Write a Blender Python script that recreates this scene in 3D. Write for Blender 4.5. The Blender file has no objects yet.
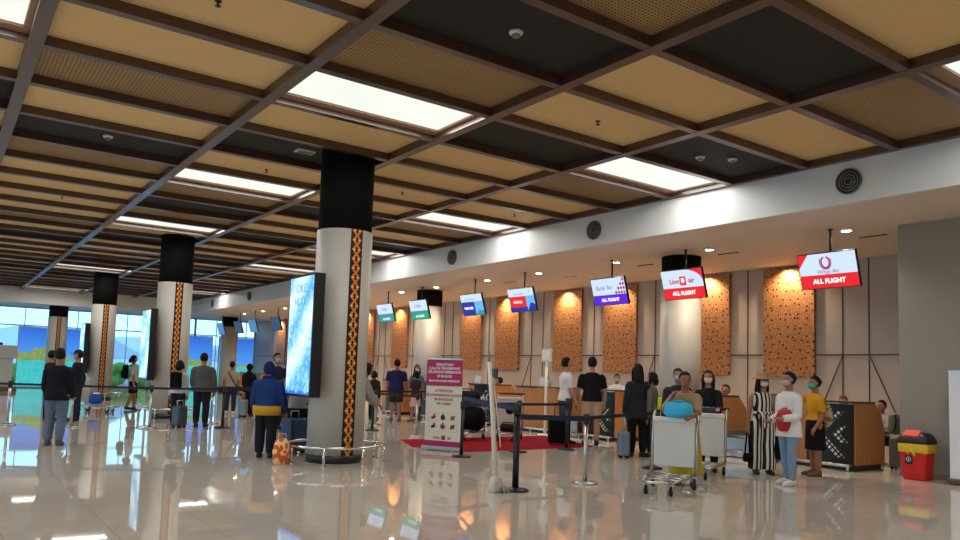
import bpy, bmesh, math, random
from mathutils import Vector, Matrix
random.seed(7)
PI = math.pi
sc = bpy.context.scene
COL = sc.collection
V = Vector

# ------------------------------------------------------------------ materials
def lin(c):
    c /= 255.0
    return c / 12.92 if c <= 0.04045 else ((c + 0.055) / 1.055) ** 2.4
def rgb(r, g, b): return (lin(r), lin(g), lin(b), 1.0)
MATS = {}
def nodemat(name):
    m = bpy.data.materials.new(name); m.use_nodes = True
    nt = m.node_tree
    return m, nt, nt.nodes, nt.links, nt.nodes['Principled BSDF']
def N(nodes, t, **kw):
    n = nodes.new(t)
    for k, v in kw.items():
        if k.startswith('_'): setattr(n, k[1:], v)
        else: n.inputs[k.replace('__', ' ')].default_value = v
    return n
def math_(nt, op, a, b=None, c=None):
    n = nt.nodes.new('ShaderNodeMath'); n.operation = op
    for i, v in enumerate((a, b, c)):
        if v is None: continue
        if isinstance(v, (int, float)): n.inputs[i].default_value = v
        else: nt.links.new(v, n.inputs[i])
    return n.outputs[0]
def mixc(nt, fac, a, b):
    n = nt.nodes.new('ShaderNodeMix'); n.data_type = 'RGBA'
    for i, v in ((0, fac), (6, a), (7, b)):
        if isinstance(v, (int, float, tuple)): n.inputs[i].default_value = v
        else: nt.links.new(v, n.inputs[i])
    return n.outputs[2]
def objco(nt):
    t = nt.nodes.new('ShaderNodeTexCoord')
    s = nt.nodes.new('ShaderNodeSeparateXYZ'); nt.links.new(t.outputs['Object'], s.inputs[0])
    return t.outputs['Object'], s.outputs[0], s.outputs[1], s.outputs[2]

def mat(key, c, rough=0.6, metal=0.0, spec=0.5, var=0.08, scale=12.0, bump=0.0, coat=0.0):
    if key in MATS: return MATS[key]
    m, nt, nd, lk, b = nodemat(key)
    col = rgb(*c)
    co, _, _, _ = objco(nt)
    n = N(nd, 'ShaderNodeTexNoise', Scale=scale, Detail=3.0); lk.new(co, n.inputs['Vector'])
    d = tuple(max(0, x * (1 - var)) for x in col[:3]) + (1,)
    u = tuple(min(1, x * (1 + var)) for x in col[:3]) + (1,)
    lk.new(mixc(nt, n.outputs[0], d, u), b.inputs['Base Color'])
    b.inputs['Roughness'].default_value = rough
    b.inputs['Metallic'].default_value = metal
    b.inputs['Specular IOR Level'].default_value = spec
    b.inputs['Coat Weight'].default_value = coat
    if bump:
        bp = N(nd, 'ShaderNodeBump', Strength=bump, Distance=0.01)
        lk.new(n.outputs[0], bp.inputs['Height']); lk.new(bp.outputs[0], b.inputs['Normal'])
    MATS[key] = m
    return m
def cloth(c): return mat('cloth_%d_%d_%d' % c, c, rough=0.9, spec=0.2, var=0.15, scale=45, bump=0.25)
def glow(key, c, s):
    if key in MATS: return MATS[key]
    m, nt, nd, lk, b = nodemat(key)
    col = rgb(*c)
    b.inputs['Base Color'].default_value = (0.02, 0.02, 0.02, 1)
    b.inputs['Emission Color'].default_value = col
    b.inputs['Emission Strength'].default_value = s
    b.inputs['Roughness'].default_value = 0.3
    MATS[key] = m
    return m

M_WHITE = mat('white_paint', (222, 220, 216), 0.6, var=0.03, scale=3)
M_BULK = mat('bulkhead_paint', (222, 222, 220), 0.45, var=0.02, scale=1)
M_SOFFIT = mat('soffit_paint', (226, 208, 194), 0.6, var=0.02, scale=1)
M_COLUMN = mat('column_paint', (188, 183, 174), 0.5, var=0.03, scale=3)
M_BLACK = mat('black_paint', (13, 12, 12), 0.85, spec=0.15, var=0.1)
M_BLACKM = mat('black_metal', (20, 20, 22), 0.35, var=0.1)
M_RUBBER = mat('rubber', (24, 23, 22), 0.75)
M_STEEL = mat('brushed_steel', (190, 188, 184), 0.28, metal=0.95, var=0.05, scale=60)
M_CHROME = mat('chrome', (210, 208, 204), 0.14, metal=1.0, var=0.02)
M_BEAM = mat('beam_wood', (76, 50, 38), 0.28, spec=0.9, var=0.18, scale=6)
M_LIP = mat('lip_wood', (150, 116, 88), 0.45, var=0.1)
M_TAN = mat('tan_panel', (226, 192, 136), 0.75, var=0.05, scale=4)
M_DARKP = mat('black_panel', (30, 27, 25), 0.8, var=0.12, scale=5)
M_GREYW = mat('grey_plaster', (152, 145, 134), 0.8, var=0.07, scale=1.6, bump=0.1)
M_JOINT = mat('joint_strip', (92, 60, 44), 0.5)
M_CARPET = mat('red_carpet', (150, 26, 40), 0.95, var=0.2, scale=80, bump=0.3, spec=0.1)
M_BELT = mat('navy_belt', (24, 34, 74), 0.7, var=0.1)
M_BELTK = mat('black_belt', (22, 24, 32), 0.7, var=0.1)
M_PANELW = mat('ad_board', (214, 211, 202), 0.4, var=0.03)
M_PLASTIC = mat('white_plastic', (224, 222, 216), 0.4, var=0.03)
M_GREYP = mat('grey_plastic', (120, 120, 118), 0.5)
M_WOOL = mat('mop_fibre', (176, 168, 154), 0.95, var=0.2, scale=70, bump=0.6)

def make_wood():
    m, nt, nd, lk, b = nodemat('counter_wood')
    co, x, y, z = objco(nt)
    mp = N(nd, 'ShaderNodeMapping'); mp.inputs['Scale'].default_value = (14, 14, 0.9); lk.new(co, mp.inputs[0])
    n = N(nd, 'ShaderNodeTexNoise', Scale=2.0, Detail=5.0); lk.new(mp.outputs[0], n.inputs['Vector'])
    lk.new(mixc(nt, n.outputs[0], rgb(150, 92, 48), rgb(206, 142, 84)), b.inputs['Base Color'])
    b.inputs['Roughness'].default_value = 0.35
    return m
M_WOOD = make_wood()

def make_floor():
    m, nt, nd, lk, b = nodemat('polished_floor')
    co, x, y, z = objco(nt)
    n = N(nd, 'ShaderNodeTexNoise', Scale=0.7, Detail=4.0); lk.new(co, n.inputs['Vector'])
    n2 = N(nd, 'ShaderNodeTexNoise', Scale=40.0, Detail=2.0); lk.new(co, n2.inputs['Vector'])
    c = mixc(nt, n.outputs[0], rgb(200, 190, 176), rgb(216, 207, 194))
    c = mixc(nt, math_(nt, 'MULTIPLY', n2.outputs[0], 0.25), c, rgb(168, 156, 140))
    def grout(v):
        f = math_(nt, 'FRACT', math_(nt, 'DIVIDE', math_(nt, 'ADD', v, 100.23), 0.8))
        return math_(nt, 'LESS_THAN', f, 0.006)
    g = math_(nt, 'MAXIMUM', grout(x), grout(y))
    c = mixc(nt, math_(nt, 'MULTIPLY', g, 0.6), c, rgb(120, 110, 98))
    lk.new(c, b.inputs['Base Color'])
    b.inputs['Roughness'].default_value = 0.028
    b.inputs['Specular IOR Level'].default_value = 0.75
    n3 = N(nd, 'ShaderNodeTexNoise', Scale=1.6, Detail=1.5); lk.new(co, n3.inputs['Vector'])
    bp = N(nd, 'ShaderNodeBump', Strength=0.02, Distance=0.02); lk.new(n3.outputs[0], bp.inputs['Height']); lk.new(bp.outputs[0], b.inputs['Normal'])
    return m
M_FLOOR = make_floor()

def make_weave():
    m, nt, nd, lk, b = nodemat('woven_panel')
    co, x, y, z = objco(nt)
    fx = math_(nt, 'FRACT', math_(nt, 'MULTIPLY', x, 22.0)); fy = math_(nt, 'FRACT', math_(nt, 'MULTIPLY', y, 22.0))
    a = math_(nt, 'LESS_THAN', math_(nt, 'ABSOLUTE', math_(nt, 'SUBTRACT', fx, 0.5)), 0.22)
    d = math_(nt, 'LESS_THAN', math_(nt, 'ABSOLUTE', math_(nt, 'SUBTRACT', fy, 0.5)), 0.22)
    hole = math_(nt, 'MULTIPLY', a, d)
    n = N(nd, 'ShaderNodeTexNoise', Scale=1.3, Detail=3.0); lk.new(co, n.inputs['Vector'])
    c = mixc(nt, n.outputs[0], rgb(146, 116, 74), rgb(172, 140, 92))
    c = mixc(nt, hole, c, rgb(52, 40, 26))
    lk.new(c, b.inputs['Base Color']); b.inputs['Roughness'].default_value = 0.6
    return m
M_WEAVE = make_weave()

def make_copper():
    m, nt, nd, lk, b = nodemat('etched_copper')
    co, x, y, z = objco(nt)
    v = N(nd, 'ShaderNodeTexVoronoi', Scale=26.0); v.feature = 'DISTANCE_TO_EDGE'; lk.new(co, v.inputs['Vector'])
    n = N(nd, 'ShaderNodeTexNoise', Scale=30.0, Detail=4.0, Distortion=1.6); lk.new(co, n.inputs['Vector'])
    r = N(nd, 'ShaderNodeValToRGB'); r.color_ramp.elements[0].position = 0.36; r.color_ramp.elements[1].position = 0.62
    r.color_ramp.elements[0].color = rgb(140, 84, 50); r.color_ramp.elements[1].color = rgb(226, 160, 104)
    lk.new(n.outputs[0], r.inputs[0])
    edge = math_(nt, 'LESS_THAN', v.outputs['Distance'], 0.06)
    c = mixc(nt, math_(nt, 'MULTIPLY', edge, 0.6), r.outputs[0], rgb(140, 74, 34))
    cu = nd.new('ShaderNodeCombineXYZ'); lk.new(y, cu.inputs[0]); lk.new(z, cu.inputs[1])
    v2 = N(nd, 'ShaderNodeTexVoronoi', Scale=5.6, Randomness=0.75); v2.voronoi_dimensions = '2D'; lk.new(cu.outputs[0], v2.inputs['Vector'])
    dot = math_(nt, 'LESS_THAN', v2.outputs['Distance'], 0.13)
    c = mixc(nt, dot, c, rgb(38, 18, 10))
    lk.new(c, b.inputs['Base Color'])
    b.inputs['Metallic'].default_value = 0.35; b.inputs['Roughness'].default_value = 0.5
    bp = N(nd, 'ShaderNodeBump', Strength=0.5, Distance=0.02); lk.new(n.outputs[0], bp.inputs['Height']); lk.new(bp.outputs[0], b.inputs['Normal'])
    return m
M_COPPER = make_copper()

def make_strip():
    m, nt, nd, lk, b = nodemat('ornament_strip')
    co, x, y, z = objco(nt)
    u = math_(nt, 'ABSOLUTE', math_(nt, 'DIVIDE', x, 0.1))
    ph = math_(nt, 'MULTIPLY', z, PI / 0.15)
    a = math_(nt, 'MULTIPLY', math_(nt, 'ABSOLUTE', math_(nt, 'SINE', ph)), 0.46)
    g = math_(nt, 'LESS_THAN', math_(nt, 'ABSOLUTE', math_(nt, 'SUBTRACT', u, a)), 0.2)
    g2 = math_(nt, 'LESS_THAN', math_(nt, 'ADD', math_(nt, 'ABSOLUTE', math_(nt, 'SUBTRACT', u, 0.46)), math_(nt, 'ABSOLUTE', math_(nt, 'COSINE', ph))), 0.34)
    c = mixc(nt, g, rgb(14, 11, 9), rgb(214, 122, 36))
    c = mixc(nt, g2, c, rgb(240, 190, 96))
    lk.new(c, b.inputs['Base Color']); b.inputs['Roughness'].default_value = 0.4
    return m
M_STRIP = make_strip()

def make_backwall():
    m, nt, nd, lk, b = nodemat('cream_wall_panels')
    co, x, y, z = objco(nt)
    n = N(nd, 'ShaderNodeTexNoise', Scale=0.9, Detail=2.0); lk.new(co, n.inputs['Vector'])
    lk.new(mixc(nt, n.outputs[0], rgb(186, 168, 156), rgb(198, 182, 170)), b.inputs['Base Color'])
    b.inputs['Roughness'].default_value = 0.55
    return m
M_BACK = make_backwall()

def make_dots():
    # black counter front with a stepped arrow of white diamonds (plane faces -x: uses y and z)
    m, nt, nd, lk, b = nodemat('dot_pattern_front')
    co, x, y, z = objco(nt)
    yy = math_(nt, 'MULTIPLY', math_(nt, 'ADD', y, 0.0), -1.0)
    P = 0.078
    u = math_(nt, 'DIVIDE', math_(nt, 'ADD', yy, z), P * 1.4142); w = math_(nt, 'DIVIDE', math_(nt, 'SUBTRACT', z, yy), P * 1.4142)
    fu = math_(nt, 'ABSOLUTE', math_(nt, 'SUBTRACT', math_(nt, 'FRACT', math_(nt, 'ADD', u, 50.0)), 0.5))
    fw = math_(nt, 'ABSOLUTE', math_(nt, 'SUBTRACT', math_(nt, 'FRACT', math_(nt, 'ADD', w, 50.0)), 0.5))
    dot = math_(nt, 'LESS_THAN', math_(nt, 'MAXIMUM', fu, fw), 0.3)
    # arrow pointing to -yy: |z - 0.6| close to yy-based chevron
    az = math_(nt, 'ABSOLUTE', math_(nt, 'SUBTRACT', z, 0.62))
    ch = math_(nt, 'ABSOLUTE', math_(nt, 'SUBTRACT', math_(nt, 'ADD', yy, 0.2), az))
    chev = math_(nt, 'LESS_THAN', ch, 0.075)
    lim = math_(nt, 'LESS_THAN', az, 0.4)
    ch2 = math_(nt, 'ABSOLUTE', math_(nt, 'SUBTRACT', math_(nt, 'ADD', yy, -0.12), az))
    chev2 = math_(nt, 'MULTIPLY', math_(nt, 'LESS_THAN', ch2, 0.075), math_(nt, 'LESS_THAN', az, 0.14))
    on = math_(nt, 'MULTIPLY', dot, math_(nt, 'MULTIPLY', lim, math_(nt, 'MAXIMUM', chev, chev2)))
    c = mixc(nt, on, rgb(20, 18, 18), rgb(226, 222, 214))
    lk.new(c, b.inputs['Base Color']); b.inputs['Roughness'].default_value = 0.3
    return m
M_DOTS = make_dots()

def make_stripes(c1, c2, freq):
    m, nt, nd, lk, b = nodemat('striped_cloth')
    co, x, y, z = objco(nt)
    f = math_(nt, 'FRACT', math_(nt, 'MULTIPLY', math_(nt, 'ADD', math_(nt, 'ADD', x, math_(nt, 'MULTIPLY', y, 0.35)), 5.0), freq))
    lk.new(mixc(nt, math_(nt, 'GREATER_THAN', f, 0.5), rgb(*c1), rgb(*c2)), b.inputs['Base Color'])
    b.inputs['Roughness'].default_value = 0.9
    return m
M_STRIPED = make_stripes((26, 24, 26), (214, 208, 198), 16.0)
def make_plaid(name, c1, c2, s):
    m, nt, nd, lk, b = nodemat(name)
    co, x, y, z = objco(nt)
    n = N(nd, 'ShaderNodeTexVoronoi', Scale=s); lk.new(co, n.inputs['Vector'])
    r = N(nd, 'ShaderNodeValToRGB'); r.color_ramp.interpolation = 'CONSTANT'
    r.color_ramp.elements[0].color = rgb(*c1); r.color_ramp.elements[1].color = rgb(*c2); r.color_ramp.elements[1].position = 0.5
    lk.new(n.outputs['Color'], r.inputs[0]); lk.new(r.outputs[0], b.inputs['Base Color'])
    b.inputs['Roughness'].default_value = 0.9
    return m
M_PLAID = make_plaid('checked_cloth', (52, 34, 44), (150, 110, 116), 26)
M_FLORAL = make_plaid('floral_cloth', (206, 96, 20), (240, 196, 150), 18)
M_BATIK = make_plaid('patterned_cloth', (120, 104, 74), (196, 176, 132), 22)

def make_led(seed):
    # moving-picture billboard: pale cyan artwork with white sweeps (the panel itself gives light)
    m, nt, nd, lk, b = nodemat('billboard_picture')
    co, x, y, z = objco(nt)
    mp = N(nd, 'ShaderNodeMapping'); mp.inputs['Location'].default_value = (seed, seed, 0); lk.new(co, mp.inputs[0])
    n = N(nd, 'ShaderNodeTexNoise', Scale=5.5, Detail=7.0, Distortion=2.2); lk.new(mp.outputs[0], n.inputs['Vector'])
    w = N(nd, 'ShaderNodeTexWave', Scale=0.55, Distortion=5.0, Detail=2.0); w.bands_direction = 'DIAGONAL'; lk.new(mp.outputs[0], w.inputs['Vector'])
    r = N(nd, 'ShaderNodeValToRGB')
    e = r.color_ramp.elements
    e[0].position = 0.3; e[0].color = rgb(70, 160, 226); e[1].position = 0.7; e[1].color = rgb(222, 244, 250)
    k = e.new(0.48); k.color = rgb(158, 214, 240)
    lk.new(math_(nt, 'ADD', math_(nt, 'MULTIPLY', n.outputs[0], 0.7), math_(nt, 'MULTIPLY', w.outputs[0], 0.3)), r.inputs[0])
    t = math_(nt, 'GREATER_THAN', math_(nt, 'ADD', z, math_(nt, 'MULTIPLY', n.outputs[0], 0.16)), 0.15)
    c = mixc(nt, t, rgb(40, 110, 214), r.outputs[0])
    b.inputs['Base Color'].default_value = (0.02, 0.02, 0.02, 1)
    lk.new(c, b.inputs['Emission Color']); b.inputs['Emission Strength'].default_value = 0.5
    b.inputs['Roughness'].default_value = 0.25
    return m
def make_mural(seed, hill):
    # printed film of an island bay, lit through by daylight
    m, nt, nd, lk, b = nodemat('island_print')
    co, x, y, z = objco(nt)
    mp = N(nd, 'ShaderNodeMapping'); mp.inputs['Location'].default_value = (seed, 0, 0); lk.new(co, mp.inputs[0])
    n = N(nd, 'ShaderNodeTexNoise', Scale=0.55, Detail=4.0); lk.new(mp.outputs[0], n.inputs['Vector'])
    n2 = N(nd, 'ShaderNodeTexNoise', Scale=5.0, Detail=4.0); lk.new(mp.outputs[0], n2.inputs['Vector'])
    sky = mixc(nt, math_(nt, 'DIVIDE', math_(nt, 'SUBTRACT', z, 1.2), 2.1), rgb(84, 160, 236), rgb(36, 96, 206))
    sea = mixc(nt, n2.outputs[0], rgb(20, 150, 168), rgb(86, 214, 208))
    land = mixc(nt, n2.outputs[0], rgb(70, 120, 64), rgb(160, 174, 100))
    hz = math_(nt, 'ADD', math_(nt, 'MULTIPLY', math_(nt, 'SUBTRACT', n.outputs[0], 0.40), hill), 1.5)
    c = mixc(nt, math_(nt, 'LESS_THAN', z, hz), sky, land)
    c = mixc(nt, math_(nt, 'LESS_THAN', z, 1.45), c, sea)
    b.inputs['Base Color'].default_value = (0.02, 0.02, 0.02, 1)
    lk.new(c, b.inputs['Emission Color']); b.inputs['Emission Strength'].default_value = 0.42
    b.inputs['Roughness'].default_value = 0.2
    return m
def make_glass():
    m, nt, nd, lk, b = nodemat('clear_glass')
    out = nd['Material Output']
    t = nd.new('ShaderNodeBsdfTransparent'); t.inputs[0].default_value = (0.90, 0.97, 1.0, 1)
    g = N(nd, 'ShaderNodeBsdfGlossy', Roughness=0.02)
    f = N(nd, 'ShaderNodeFresnel', IOR=1.45)
    mx = nd.new('ShaderNodeMixShader'); lk.new(f.outputs[0], mx.inputs[0]); lk.new(t.outputs[0], mx.inputs[1]); lk.new(g.outputs[0], mx.inputs[2])
    lk.new(mx.outputs[0], out.inputs[0])
    return m
M_GLASS = make_glass()

# ------------------------------------------------------------------ mesh builder
class MB:
    def __init__(self): self.bm = bmesh.new(); self.mi = 0; self.M = Matrix()
    def add(self, verts, faces, smooth=False):
        vs = [self.bm.verts.new(self.M @ V(v)) for v in verts]
        for f in faces:
            try: fc = self.bm.faces.new([vs[i] for i in f])
            except ValueError: continue
            fc.material_index = self.mi; fc.smooth = smooth
        return vs
    def box(self, c, s, bev=0.0, R=None):
        x, y, z = s[0] / 2, s[1] / 2, s[2] / 2
        pts = [(-x, -y, -z), (x, -y, -z), (x, y, -z), (-x, y, -z), (-x, -y, z), (x, -y, z), (x, y, z), (-x, y, z)]
        fs = [(0, 3, 2, 1), (4, 5, 6, 7), (0, 1, 5, 4), (1, 2, 6, 5), (2, 3, 7, 6), (3, 0, 4, 7)]
        X = Matrix.Translation(V(c)) @ (R.to_4x4() if R else Matrix())
        if bev:
            b2 = bmesh.new(); vs = [b2.verts.new(p) for p in pts]
            for f in fs: b2.faces.new([vs[i] for i in f])
            bmesh.ops.bevel(b2, geom=list(b2.edges), offset=bev, segments=2, affect='EDGES', profile=0.5)
            b2.verts.index_update()
            self.add([X @ v.co for v in b2.verts], [[v.index for v in f.verts] for f in b2.faces])
            b2.free()
        else: self.add([X @ V(p) for p in pts], fs)
        return self
    def loft(self, secs, smooth=True, cap=True, closed=False):
        n = len(secs[0]); verts = [p for s in secs for p in s]; fs = []
        k = len(secs)
        for i in range(k if closed else k - 1):
            for j in range(n):
                a, b_ = i * n + j, i * n + (j + 1) % n
                i2 = (i + 1) % k
                fs.append((a, b_, i2 * n + (j + 1) % n, i2 * n + j))
        if cap and not closed:
            fs.append(tuple(reversed(range(n)))); fs.append(tuple(range((k - 1) * n, k * n)))
        self.add(verts, fs, smooth); return self
    def tube(self, pts, r, n=8, closed=False, cap=True, ell=None):
        pts = [V(p) for p in pts]; k = len(pts)
        rs = r if isinstance(r, (list, tuple)) else [r] * k
        secs = []; ref = None
        for i, p in enumerate(pts):
            if closed: d = pts[(i + 1) % k] - pts[i - 1]
            else: d = pts[min(i + 1, k - 1)] - pts[max(i - 1, 0)]
            d.normalize()
            if ref is None: ref = V((1, 0, 0)) if abs(d.x) < 0.8 else V((0, 1, 0))
            a = (ref - d * ref.dot(d)).normalized(); b_ = d.cross(a); ref = a
            rr = rs[i]; rx, ry = (rr, rr) if not isinstance(rr, tuple) else rr
            secs.append([p + a * (rx * math.cos(2 * PI * j / n)) + b_ * (ry * math.sin(2 * PI * j / n)) for j in range(n)])
        return self.loft(secs, True, cap, closed)
    def cyl(self, p0, p1, r0, r1=None, n=16): return self.tube([p0, p1], [r0, r0 if r1 is None else r1], n)
    def ell(self, c, r, R=None, nu=16, nv=10, fn=None):
        c = V(c); vs = []; fs = []
        for i in range(nv + 1):
            th = PI * i / nv
            for j in range(nu):
                ph = 2 * PI * j / nu
                p = V((math.sin(th) * math.cos(ph), math.sin(th) * math.sin(ph), math.cos(th)))
                if fn: p = fn(p)
                p = V((p.x * r[0], p.y * r[1], p.z * r[2]))
                vs.append(c + (R @ p if R else p))
        for i in range(nv):
            for j in range(nu):
                fs.append((i * nu + j, (i + 1) * nu + j, (i + 1) * nu + (j + 1) % nu, i * nu + (j + 1) % nu))
        self.add(vs, fs, True); return self
    def lathe(self, prof, c=(0, 0, 0), n=32, smooth=True, closed=False):
        c = V(c)
        secs = [[c + V((max(r, 1e-4) * math.cos(2 * PI * j / n), max(r, 1e-4) * math.sin(2 * PI * j / n), z)) for j in range(n)] for r, z in prof]
        return self.loft(secs, smooth, not closed, closed)
    def prism(self, poly, axis, a, b_):
        # poly: 2D points; axis 'x': (y,z) 'y': (x,z) 'z': (x,y)
        def P(p, t): return {'x': (t, p[0], p[1]), 'y': (p[0], t, p[1]), 'z': (p[0], p[1], t)}[axis]
        n = len(poly)
        self.add([P(p, a) for p in poly] + [P(p, b_) for p in poly],
                 [tuple(range(n))[::-1], tuple(range(n, 2 * n))] + [(i, (i + 1) % n, n + (i + 1) % n, n + i) for i in range(n)])
        return self
    def text(self, s, size, X, depth=0.004, align='CENTER', bold=0.0, shear=0.0):
        cu = bpy.data.curves.new('txt', 'FONT'); cu.body = s; cu.size = size; cu.align_x = align; cu.align_y = 'CENTER'
        cu.extrude = depth; cu.offset = bold; cu.shear = shear; cu.resolution_u = 3
        o = bpy.data.objects.new('txt', cu); COL.objects.link(o)
        dg = bpy.context.evaluated_depsgraph_get(); me = o.evaluated_get(dg).to_mesh()
        vs = [X @ v.co for v in me.vertices]; fs = [tuple(p.vertices) for p in me.polygons]
        o.evaluated_get(dg).to_mesh_clear(); bpy.data.objects.remove(o); bpy.data.curves.remove(cu)
        self.add(vs, fs); return self
    def build(self, name, mats, parent=None, fix=True):
        if fix: bmesh.ops.recalc_face_normals(self.bm, faces=list(self.bm.faces))
        me = bpy.data.meshes.new(name); self.bm.to_mesh(me); self.bm.free()
        for m in (mats if isinstance(mats, (list, tuple)) else [mats]): me.materials.append(m)
        o = bpy.data.objects.new(name, me); COL.objects.link(o)
        if parent is not None: o.parent = parent
        return o
    def remesh(self, name, mats, parent, voxel, smooth=3):
        """closed pieces fused into ONE continuous skin"""
        bmesh.ops.recalc_face_normals(self.bm, faces=list(self.bm.faces))
        me = bpy.data.meshes.new(name + '_src'); self.bm.to_mesh(me); self.bm.free()
        o = bpy.data.objects.new(name + '_src', me); COL.objects.link(o)
        r = o.modifiers.new('r', 'REMESH'); r.mode = 'VOXEL'; r.voxel_size = voxel; r.use_smooth_shade = True
        s = o.modifiers.new('s', 'SMOOTH'); s.factor = 0.5; s.iterations = smooth
        dg = bpy.context.evaluated_depsgraph_get()
        m2 = bpy.data.meshes.new_from_object(o.evaluated_get(dg))
        bpy.data.objects.remove(o); bpy.data.meshes.remove(me)
        m2.name = name; m2.materials.clear(); m2.materials.append(mats)
        for p in m2.polygons: p.use_smooth = True
        q = bpy.data.objects.new(name, m2); COL.objects.link(q)
        if parent is not None: q.parent = parent
        return q

def tag(o, label, cat, group=None):
    o['label'] = label; o['category'] = cat
    if group: o['group'] = group
    return o
def thing(name, label, cat, loc=(0, 0, 0), rz=0.0, group=None):
    o = bpy.data.objects.new(name, None); COL.objects.link(o)
    o.empty_display_size = 0.1
    o.location = loc; o.rotation_euler = (0, 0, rz)
    return tag(o, label, cat, group)
def struct(o): o['kind'] = 'structure'; return o
def children(o): return [c for c in COL.objects if c.parent == o]
def dup(root, label, loc=None, rz=None):
    KIDS = {}
    for c in COL.objects:
        if c.parent: KIDS.setdefault(c.parent.name, []).append(c)
    r = root.copy(); COL.objects.link(r); r['label'] = label
    if loc is not None: r.location = loc
    if rz is not None: r.rotation_euler = (0, 0, rz)
    for ch in KIDS.get(root.name, []):
        c = ch.copy(); COL.objects.link(c); c.parent = r
        for g in KIDS.get(ch.name, []):
            d = g.copy(); COL.objects.link(d); d.parent = c
    return r
def face_rz(fx, fy): return math.atan2(-fx, fy)      # local +y looks along (fx, fy)
def rotz(a): return Matrix.Rotation(a, 4, 'Z')

# ------------------------------------------------------------------ room shell
CEIL, SOFF = 4.9, 4.25
XB, XW, YF, YW = 11.17, 16.23, 43.1, 46.5
XL, YB = -9.9, -6.0
def slab(name, c, s, m): return struct(MB().box(c, s).build(name, m))
def span(name, a, b, m):
    return slab(name, [(p + q) / 2 for p, q in zip(a, b)], [abs(q - p) for p, q in zip(a, b)], m)
span('floor', (XL - 0.2, YB - 0.2, -0.2), (XW + 0.3, YW + 0.2, 0), M_FLOOR)
span('ceiling', (XL - 0.2, YB - 0.2, 5.08), (XW + 0.3, YW + 0.2, 5.25), M_DARKP)
span('ceiling_soffit', (XB + 0.1, YB, SOFF), (XW, YW, SOFF + 0.06), M_SOFFIT)
span('ceiling_soffit_far', (XL, YF + 0.1, SOFF), (XB + 0.1, YW, SOFF + 0.06), M_BULK)
span('wall_bulkhead', (XB, YB, SOFF), (XB + 0.1, YF, 5.08), M_BULK)
span('wall_bulkhead_far', (XL, YF, SOFF), (XB + 0.1, YF + 0.1, 5.08), M_BULK)
span('wall_right', (XW, YB, 0), (XW + 0.2, YW, SOFF), M_BACK)
span('wall_grey', (13.31, YB, 0), (XW, 6.26, SOFF), M_GREYW)
span('wall_back', (XL, YB - 0.2, 0), (13.31, YB, 5.08), M_WHITE)
span('baseboard_grey', (13.295, YB, 0), (13.31, 6.26, 0.1), mat('grey_skirting', (128, 112, 98), 0.4))

# joints of the cream wall: a horizontal line, verticals, and slanted lines in the lower zone
jm = MB()
jm.box((XW - 0.006, 23, 2.15), (0.012, 46, 0.03))
for k in range(-1, 7):
    o = 5.35 * k
    for y in (8.25 + o, 8.83 + o):
        if 6.4 < y < 46: jm.box((XW - 0.006, y, SOFF / 2), (0.012, 0.028, SOFF))
    for y in (11.23 + o,):
        if 6.4 < y < 46: jm.box((XW - 0.006, y, SOFF / 2), (0.012, 0.024, SOFF))
    for ya, yb in ((8.83 + o, 9.33 + o), (8.25 + o, 7.72 + o)):
        if 6.4 < min(ya, yb) and max(ya, yb) < 46:
            jm.tube([(XW - 0.008, ya, 2.15), (XW - 0.008, yb, 0.95)], 0.014, 4)
struct(jm.build('trim_1', M_JOINT))

# ceiling grid: beams, then one panel or light in every bay
XS = [-9.75, -7.15, -4.54, -1.93, 0.67, 3.29, 5.89, 8.43, 11.15]
YS = [3.85 + 1.4 * k for k in range(-6, 29)]
for x in XS[:-1]:
    span('ceiling_beam', (x - 0.075, YS[0], CEIL), (x + 0.075, YF, 5.08), M_BEAM)
span('ceiling_beam', (XB - 0.09, YS[0], CEIL), (XB, YF, 5.08), M_BEAM)
for y in YS[:-1]:
    span('ceiling_beam', (XS[0], y - 0.06, CEIL + 0.006), (XB - 0.09, y + 0.06, 5.08), M_BEAM)
NEAR = {  # row -> types of the five bays the photo shows, from the left
    0: 'LTTTL', 1: 'TTWKW', 2: 'KTKTT', 3: 'TTWTK', 4: 'LTLKL', 5: 'TWTTW', 6: 'KTKTT', 7: 'TKTTT', 8: 'LWLTL',
    9: 'TTWKW', 10: 'TTKTT', 11: 'WTWTK', 12: 'LTLKL', 13: 'TWTTW', 14: 'TTKTT', 15: 'KKTTT', 16: 'OTOKL', 17: 'TTTTT',
    18: 'WTKKT', 19: 'TWWTK', 20: 'LTLTO', 21: 'TKTKT', 22: 'KTKTW', 23: 'TTTWT', 24: 'OWOTL', 25: 'TTTKT', 26: 'KTWTT', 27: 'TKLTK', 28: 'TTTTT'}
mesh_cache = {}
light_proto = None
M_DIFF = glow('light_diffuser', (246, 250, 240), 0.38)
M_DIFFOFF = mat('unlit_diffuser', (222, 216, 204), 0.5, var=0.03)
PL = {'T': M_TAN, 'W': M_WEAVE, 'K': M_DARKP}
lights_near = {(4, 4): 'large lit ceiling light panel beside the white bulkhead, above the third hanging screen',
               (2, 4): 'lit ceiling light panel in the bay in front of the nearest column',
               (4, 0): 'lit ceiling light panel at the upper right corner beside the bulkhead',
               (0, 4): 'lit ceiling light panel at the upper left corner'}
def make_light(w, d, on):
    r = thing('ceiling_light', 'x', 'ceiling light', (0, 0, 0), 0, 'recessed light panels of the ceiling')
    f = MB()
    for sx in (-1, 1): f.box((sx * (w / 2 - 0.03), 0, 0), (0.06, d, 0.05))
    f.box((0, d / 2 - 0.09, 0), (w - 0.12, 0.18, 0.05)); f.box((0, -d / 2 + 0.03, 0), (w - 0.12, 0.06, 0.05))
    f.build('light_frame', M_LIP, r)
    g = MB(); g.box((0, -0.06, 0.01), (w - 0.13, d - 0.25, 0.02))
    g.build('diffuser', M_DIFF if on else M_DIFFOFF, r)
    return r
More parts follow.
